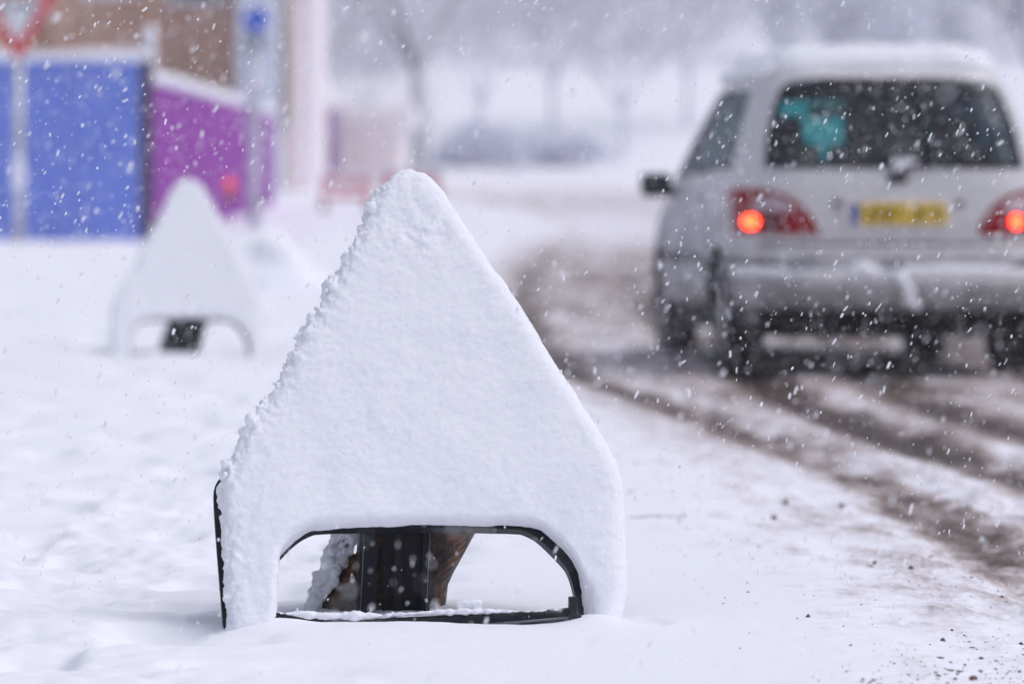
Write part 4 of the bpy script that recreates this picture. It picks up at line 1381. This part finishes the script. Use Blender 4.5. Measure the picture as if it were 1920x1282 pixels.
def shrub(px, y, w, h, seed, label, n=2600):
    g = ground_at(px, y)
    r_ = np.random.RandomState(seed)
    root = empty('evergreen_shrub', g); tag(root, label, 'shrub', 'shrubs at the foot of the trees')
    cl = r_.uniform(-1, 1, (14, 3)); cl[:, 2] = np.abs(cl[:, 2])
    which = r_.randint(0, 14, n)
    c = cl[which] * np.array([w / 2 * 0.7, w / 4, h * 0.55]) + r_.normal(0, 1, (n, 3)) * np.array([w * 0.11, w * 0.08, h * 0.14])
    c[:, 2] = np.abs(c[:, 2]) + 0.05
    c[:, 2] *= np.clip(1.15 - (np.abs(c[:, 0]) / (w / 2)) ** 2 * 0.6, 0.3, 1.2)
    a = r_.normal(0, 1, (n, 3)); a /= np.linalg.norm(a, axis=1, keepdims=True)
    b = np.cross(a, r_.normal(0, 1, (n, 3))); b /= np.linalg.norm(b, axis=1, keepdims=True)
    s = r_.uniform(0.05, 0.13, (n, 1))
    V = np.stack([c - a * s, c + b * s * 0.6, c + a * s, c - b * s * 0.6], 1).reshape(-1, 3)
    Fq = np.arange(n * 4).reshape(-1, 4)
    mesh_np('foliage', V, Fq, M_leaf, root, False)
    for k in range(3):
        box('stem', (w * (k - 1) * 0.25, 0, h * 0.25), (0.05, 0.05, h * 0.5), M_bark, root)


shrub(905, 124, 2.6, 1.45, 1, 'rounded dark shrub just right of the tip of the large sign', 2600)
shrub(985, 126, 2.2, 1.5, 2, 'middle one of the dark shrubs between the large sign and the car', 2200)
shrub(1070, 125, 2.6, 1.1, 3, 'low dark shrub nearest the car', 1800)
shrub(835, 127, 1.2, 0.95, 4, 'small shrub against the trunk of the forked tree', 2600)

# far-off wood on the hillside
def wood():
    r_ = np.random.RandomState(5)
    C_, S_ = [], []
    for k in range(270):
        y = r_.uniform(182, 262)
        x = r_.uniform(-0.085, 0.16) * y
        pxx = 960 + 8000 * x / y
        y0 = 180 + 6 * math.sin(x * 0.8) - 24 * math.exp(-((pxx - 700) / 140) ** 2) - 8 * math.exp(-((pxx - 1850) / 200) ** 2) + 9 * math.exp(-((x - 8.5) / 2.0) ** 2) + r_.uniform(-3, 3)
        if y < y0: y = y0 + r_.uniform(0, 6)
        z = float(base_h(x, y)); hh = r_.uniform(3.5, 8.0); w = hh * r_.uniform(0.22, 0.34)
        n = 420
        c = r_.normal(0, 1, (n, 3)); c /= np.linalg.norm(c, axis=1, keepdims=True)
        c *= (r_.uniform(0, 1, (n, 1)) ** 0.45)
        c = c * np.array([w, w, hh * 0.48]) * (1 + 0.25 * vnoise(c[:, 0] * 2, c[:, 1] * 2, c[:, 2] * 2 + k)[:, None])
        C_.append(c + np.array([x, y, z + hh * 0.52])); S_.append(r_.uniform(0.10, 0.30, (n, 1)))
    c = np.concatenate(C_); s_ = np.concatenate(S_); n = len(c)
    a = r_.normal(0, 1, (n, 3)); a /= np.linalg.norm(a, axis=1, keepdims=True)
    b = np.cross(a, r_.normal(0, 1, (n, 3))); b /= np.linalg.norm(b, axis=1, keepdims=True)
    V = np.stack([c - a * s_, c + b * s_ * 0.45, c + a * s_, c - b * s_ * 0.45], 1).reshape(-1, 3)
    o = mesh_np('wood', V, np.arange(n * 4).reshape(-1, 4), M_wood, None, False)
    tag(o, 'far snow-laden wood on the hillside, haze painted into its pale colour', 'wood', kind='stuff')
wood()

# ------------------------------------------------------------------ grit thrown on the verge, clods
def stones(name, pts, radf, mat, seed, kind='stuff'):
    r_ = np.random.RandomState(seed)
    bm0 = bmesh.new(); bmesh.ops.create_icosphere(bm0, subdivisions=1, radius=1)
    bv = np.array([v.co[:] for v in bm0.verts]); bf = np.array([[v.index for v in f.verts] for f in bm0.faces]); bm0.free()
    Vs, Fs = [], []
    for i, (x, y) in enumerate(pts):
        s = radf()
        q = bv * (1 + r_.uniform(-0.35, 0.35, (len(bv), 1))) * np.array([s * r_.uniform(0.8, 1.4), s * r_.uniform(0.8, 1.3), s * r_.uniform(0.5, 0.8)])
        Vs.append(q + np.array([x, y, PZ[i]])); Fs.append(bf + i * len(bv))
    o = mesh_np(name, np.concatenate(Vs), np.concatenate(Fs), mat, None, False)
    return o


M_grit = paint('brown_grit', (0.115, 0.072, 0.055), 0.9, 0.75, 55)
pts = []
r_ = np.random.RandomState(77)
while len(pts) < 2000:
    x = r_.uniform(0.45, 1.7); y = r_.uniform(7.9, 9.2)
    e = x / y * 8000 + 960
    dens = max(0, (e - 1520) / 420) ** 1.3 * max(0.0, 1 - (y - 7.9) / 1.15) ** 1.3
    if r_.rand() < dens + (0.012 if e > 1480 else 0): pts.append((x, y))
while len(pts) < 3000:
    y = r_.uniform(8.6, 17); x1 = float(trk_x(trk1, y))
    x = x1 + r_.normal(-0.05, 0.35) - 0.12
    if x < 0.32 + 0.0: continue
    pts.append((x, y))
PZ = terrain(np.array([p[0] for p in pts]), np.array([p[1] for p in pts]))[0]
PZ = PZ + 0.0006
grit = stones('road_grit', pts, lambda: float(np.clip(r_.lognormal(-6.45, 0.6), 0.0007, 0.0065)), M_grit, 3)
tag(grit, 'brown grit and crumbs of dirt scattered over the snow at the lower right', 'grit', kind='stuff')


def clod(px, py, r, label):
    x, y = ground_px(px, py)
    rr = random.Random(px)
    bm_ = bmesh.new(); bmesh.ops.create_icosphere(bm_, subdivisions=2, radius=r)
    for v in bm_.verts: v.co *= rr.uniform(0.75, 1.25)
    o = bm_obj('dirt_clod', bm_, M_grit, None)
    o.location = (x, y, gz(x, y) + r * 0.3)
    tag(o, label, 'clod', 'clods of frozen dirt on the verge')
clod(1473, 935, 0.011, 'dark clod lying alone on white snow right of the large sign')
clod(1452, 968, 0.009, 'greyish clod just below the lone dark clod')
clod(1578, 947, 0.009, 'flat clod near the brown wheel track')
clod(1640, 1050, 0.006, 'small clod midway down the snowy verge at right')
clod(1708, 1062, 0.007, 'clod at right of the small clod on the verge')
clod(1515, 1164, 0.005, 'bluish crumb lying at the left end of the grit')
clod(1825, 1276, 0.008, 'largest dark crumb of the grit at the bottom edge of the picture')
clod(1768, 1206, 0.005, 'dark crumb within the grit above the largest one')
# low ridge of dirty snow right of the sign
rx0, ry0 = ground_px(1180, 972); rx1, ry1 = ground_px(1285, 968)
bm_ = bmesh.new()
rr = random.Random(8)
for k in range(34):
    t = k / 33
    x, y = rx0 + (rx1 - rx0) * t, ry0 + (ry1 - ry0) * t
    add_blob(bm_, (x, y + rr.uniform(-.02, .02), gz(x, y) + rr.uniform(-0.002, 0.001)), rr.uniform(0.003, 0.006), 1, (1.6, 1.3, 0.8))
o = bm_obj('dirt_streak', bm_, paint('greyish_slush', (0.34, 0.31, 0.33), 0.8), None, True)
tag(o, 'low streak of grey slush in the snow right of the large sign', 'slush streak')

# ------------------------------------------------------------------ falling snow
def flakes(n, y0, y1, seed, smin, smax):
    r_ = np.random.RandomState(seed)
    # uniform in a wedge wider than the view
    yy = (r_.uniform(y0 ** 3, y1 ** 3, n)) ** (1 / 3)
    xx = r_.uniform(-0.19, 0.19, n) * yy
    zz_ = CAM_H + r_.uniform(-0.125, 0.115, n) * yy
    g = base_h(xx, yy)
    keep = (zz_ > g + 0.03) & (yy > 3.0)
    # none inside the car or the sign
    cx_, cy_ = xx - 2.1, yy - 23.0
    keep &= ~((np.abs(xx - 1.95) < 1.05) & (yy > 22.9) & (yy < 27.9) & (zz_ < 1.8))
    keep &= ~((np.abs(xx + 0.19) < 0.5) & (yy > 9.05) & (yy < 9.9) & (zz_ < 1.05))
    # fewer in front of the snow face
    xx, yy, zz_ = xx[keep], yy[keep], zz_[keep]
    n = len(xx)
    c = np.stack([xx, yy, zz_], 1)
    s = r_.lognormal(0, 0.55, n); s = np.clip(s, 0.4, 2.5) * r_.uniform(smin, smax, n)
    asp = r_.uniform(1.5, 4.2, n)
    gust = 0.28 * vnoise(xx * 0.5, zz_ * 0.6, yy * 0.3, seed=3)
    tilt = R(24) + 1.3 * gust + r_.normal(0, 0.22, n)
    a = np.stack([np.sin(tilt), r_.normal(0, 0.12, n), np.cos(tilt)], 1); a /= np.linalg.norm(a, axis=1, keepdims=True)
    b = np.cross(a, np.array([0, 1, 0])[None, :]); b /= np.linalg.norm(b, axis=1, keepdims=True)
    d = np.cross(a, b)
    L = (s * asp)[:, None]; w = s[:, None]
    j = lambda: 1 + r_.uniform(-0.3, 0.3, (n, 1))
    P = [c + a * L * j(), c - a * L * j()]
    ringv = []
    for k in range(4):
        an = math.pi / 2 * k + 0.4
        o_ = b * math.cos(an) + d * math.sin(an)
        ringv.append((o_, j()))
    up = [c + a * L * 0.55 + o_ * w * jj for o_, jj in ringv]
    dn = [c - a * L * 0.55 + o_ * w * jj for o_, jj in ringv]
    V = np.stack(P + up + dn, 1)
    fi = []
    for k in range(4):
        k2 = (k + 1) % 4
        fi += [(0, 2 + k, 2 + k2), (2 + k, 6 + k, 6 + k2), (2 + k, 6 + k2, 2 + k2), (1, 6 + k2, 6 + k)]
    fi = np.array(fi)
    Fq = (np.arange(n)[:, None, None] * 10 + fi[None]).reshape(-1, 3)
    return V.reshape(-1, 3), Fq


fv1, ff1 = flakes(80000, 3.2, 22.8, 5, 0.0006, 0.0013)
fv2, ff2 = flakes(4500, 6.6, 10.6, 15, 0.0006, 0.0013)
ff1 = np.concatenate([ff1, ff2 + len(fv1)]); fv1 = np.concatenate([fv1, fv2])
M_flake, nd, ln, b = nodes_of('snowflake_white')
nd.remove(b)
fd = nd.new('ShaderNodeBsdfDiffuse'); fd.inputs[0].default_value = (0.98, 0.98, 1, 1)
ln.new(fd.outputs[0], [n for n in nd if n.type == 'OUTPUT_MATERIAL'][0].inputs[0])
fo = mesh_np('falling_snow', fv1, ff1, M_flake, None, False)
tag(fo, 'snowflakes falling on the wind all through the air', 'falling snow', kind='stuff')

# ------------------------------------------------------------------ haze of fine snow in the air
bmx = bmesh.new()
hx0, hx1, hy0, hy1, hz0, hz1 = -115, 115, -42, 345, -1.5, 28
add_box(bmx, ((hx0 + hx1) / 2, (hy0 + hy1) / 2, (hz0 + hz1) / 2), (hx1 - hx0, hy1 - hy0, hz1 - hz0))
hz = bm_obj('haze', bmx, None)
m = bpy.data.materials.new('snow_haze'); m.use_nodes = True
m.node_tree.nodes.remove(m.node_tree.nodes['Principled BSDF'])
pv = m.node_tree.nodes.new('ShaderNodeVolumePrincipled')
pv.inputs['Density'].default_value = 0.0008
pv.inputs['Color'].default_value = (0.97, 0.97, 1.0, 1)
m.node_tree.links.new(pv.outputs[0], [n for n in m.node_tree.nodes if n.type == 'OUTPUT_MATERIAL'][0].inputs['Volume'])
hz.data.materials.append(m)
tag(hz, 'pale haze of fine falling snow filling the air', 'haze', kind='stuff')
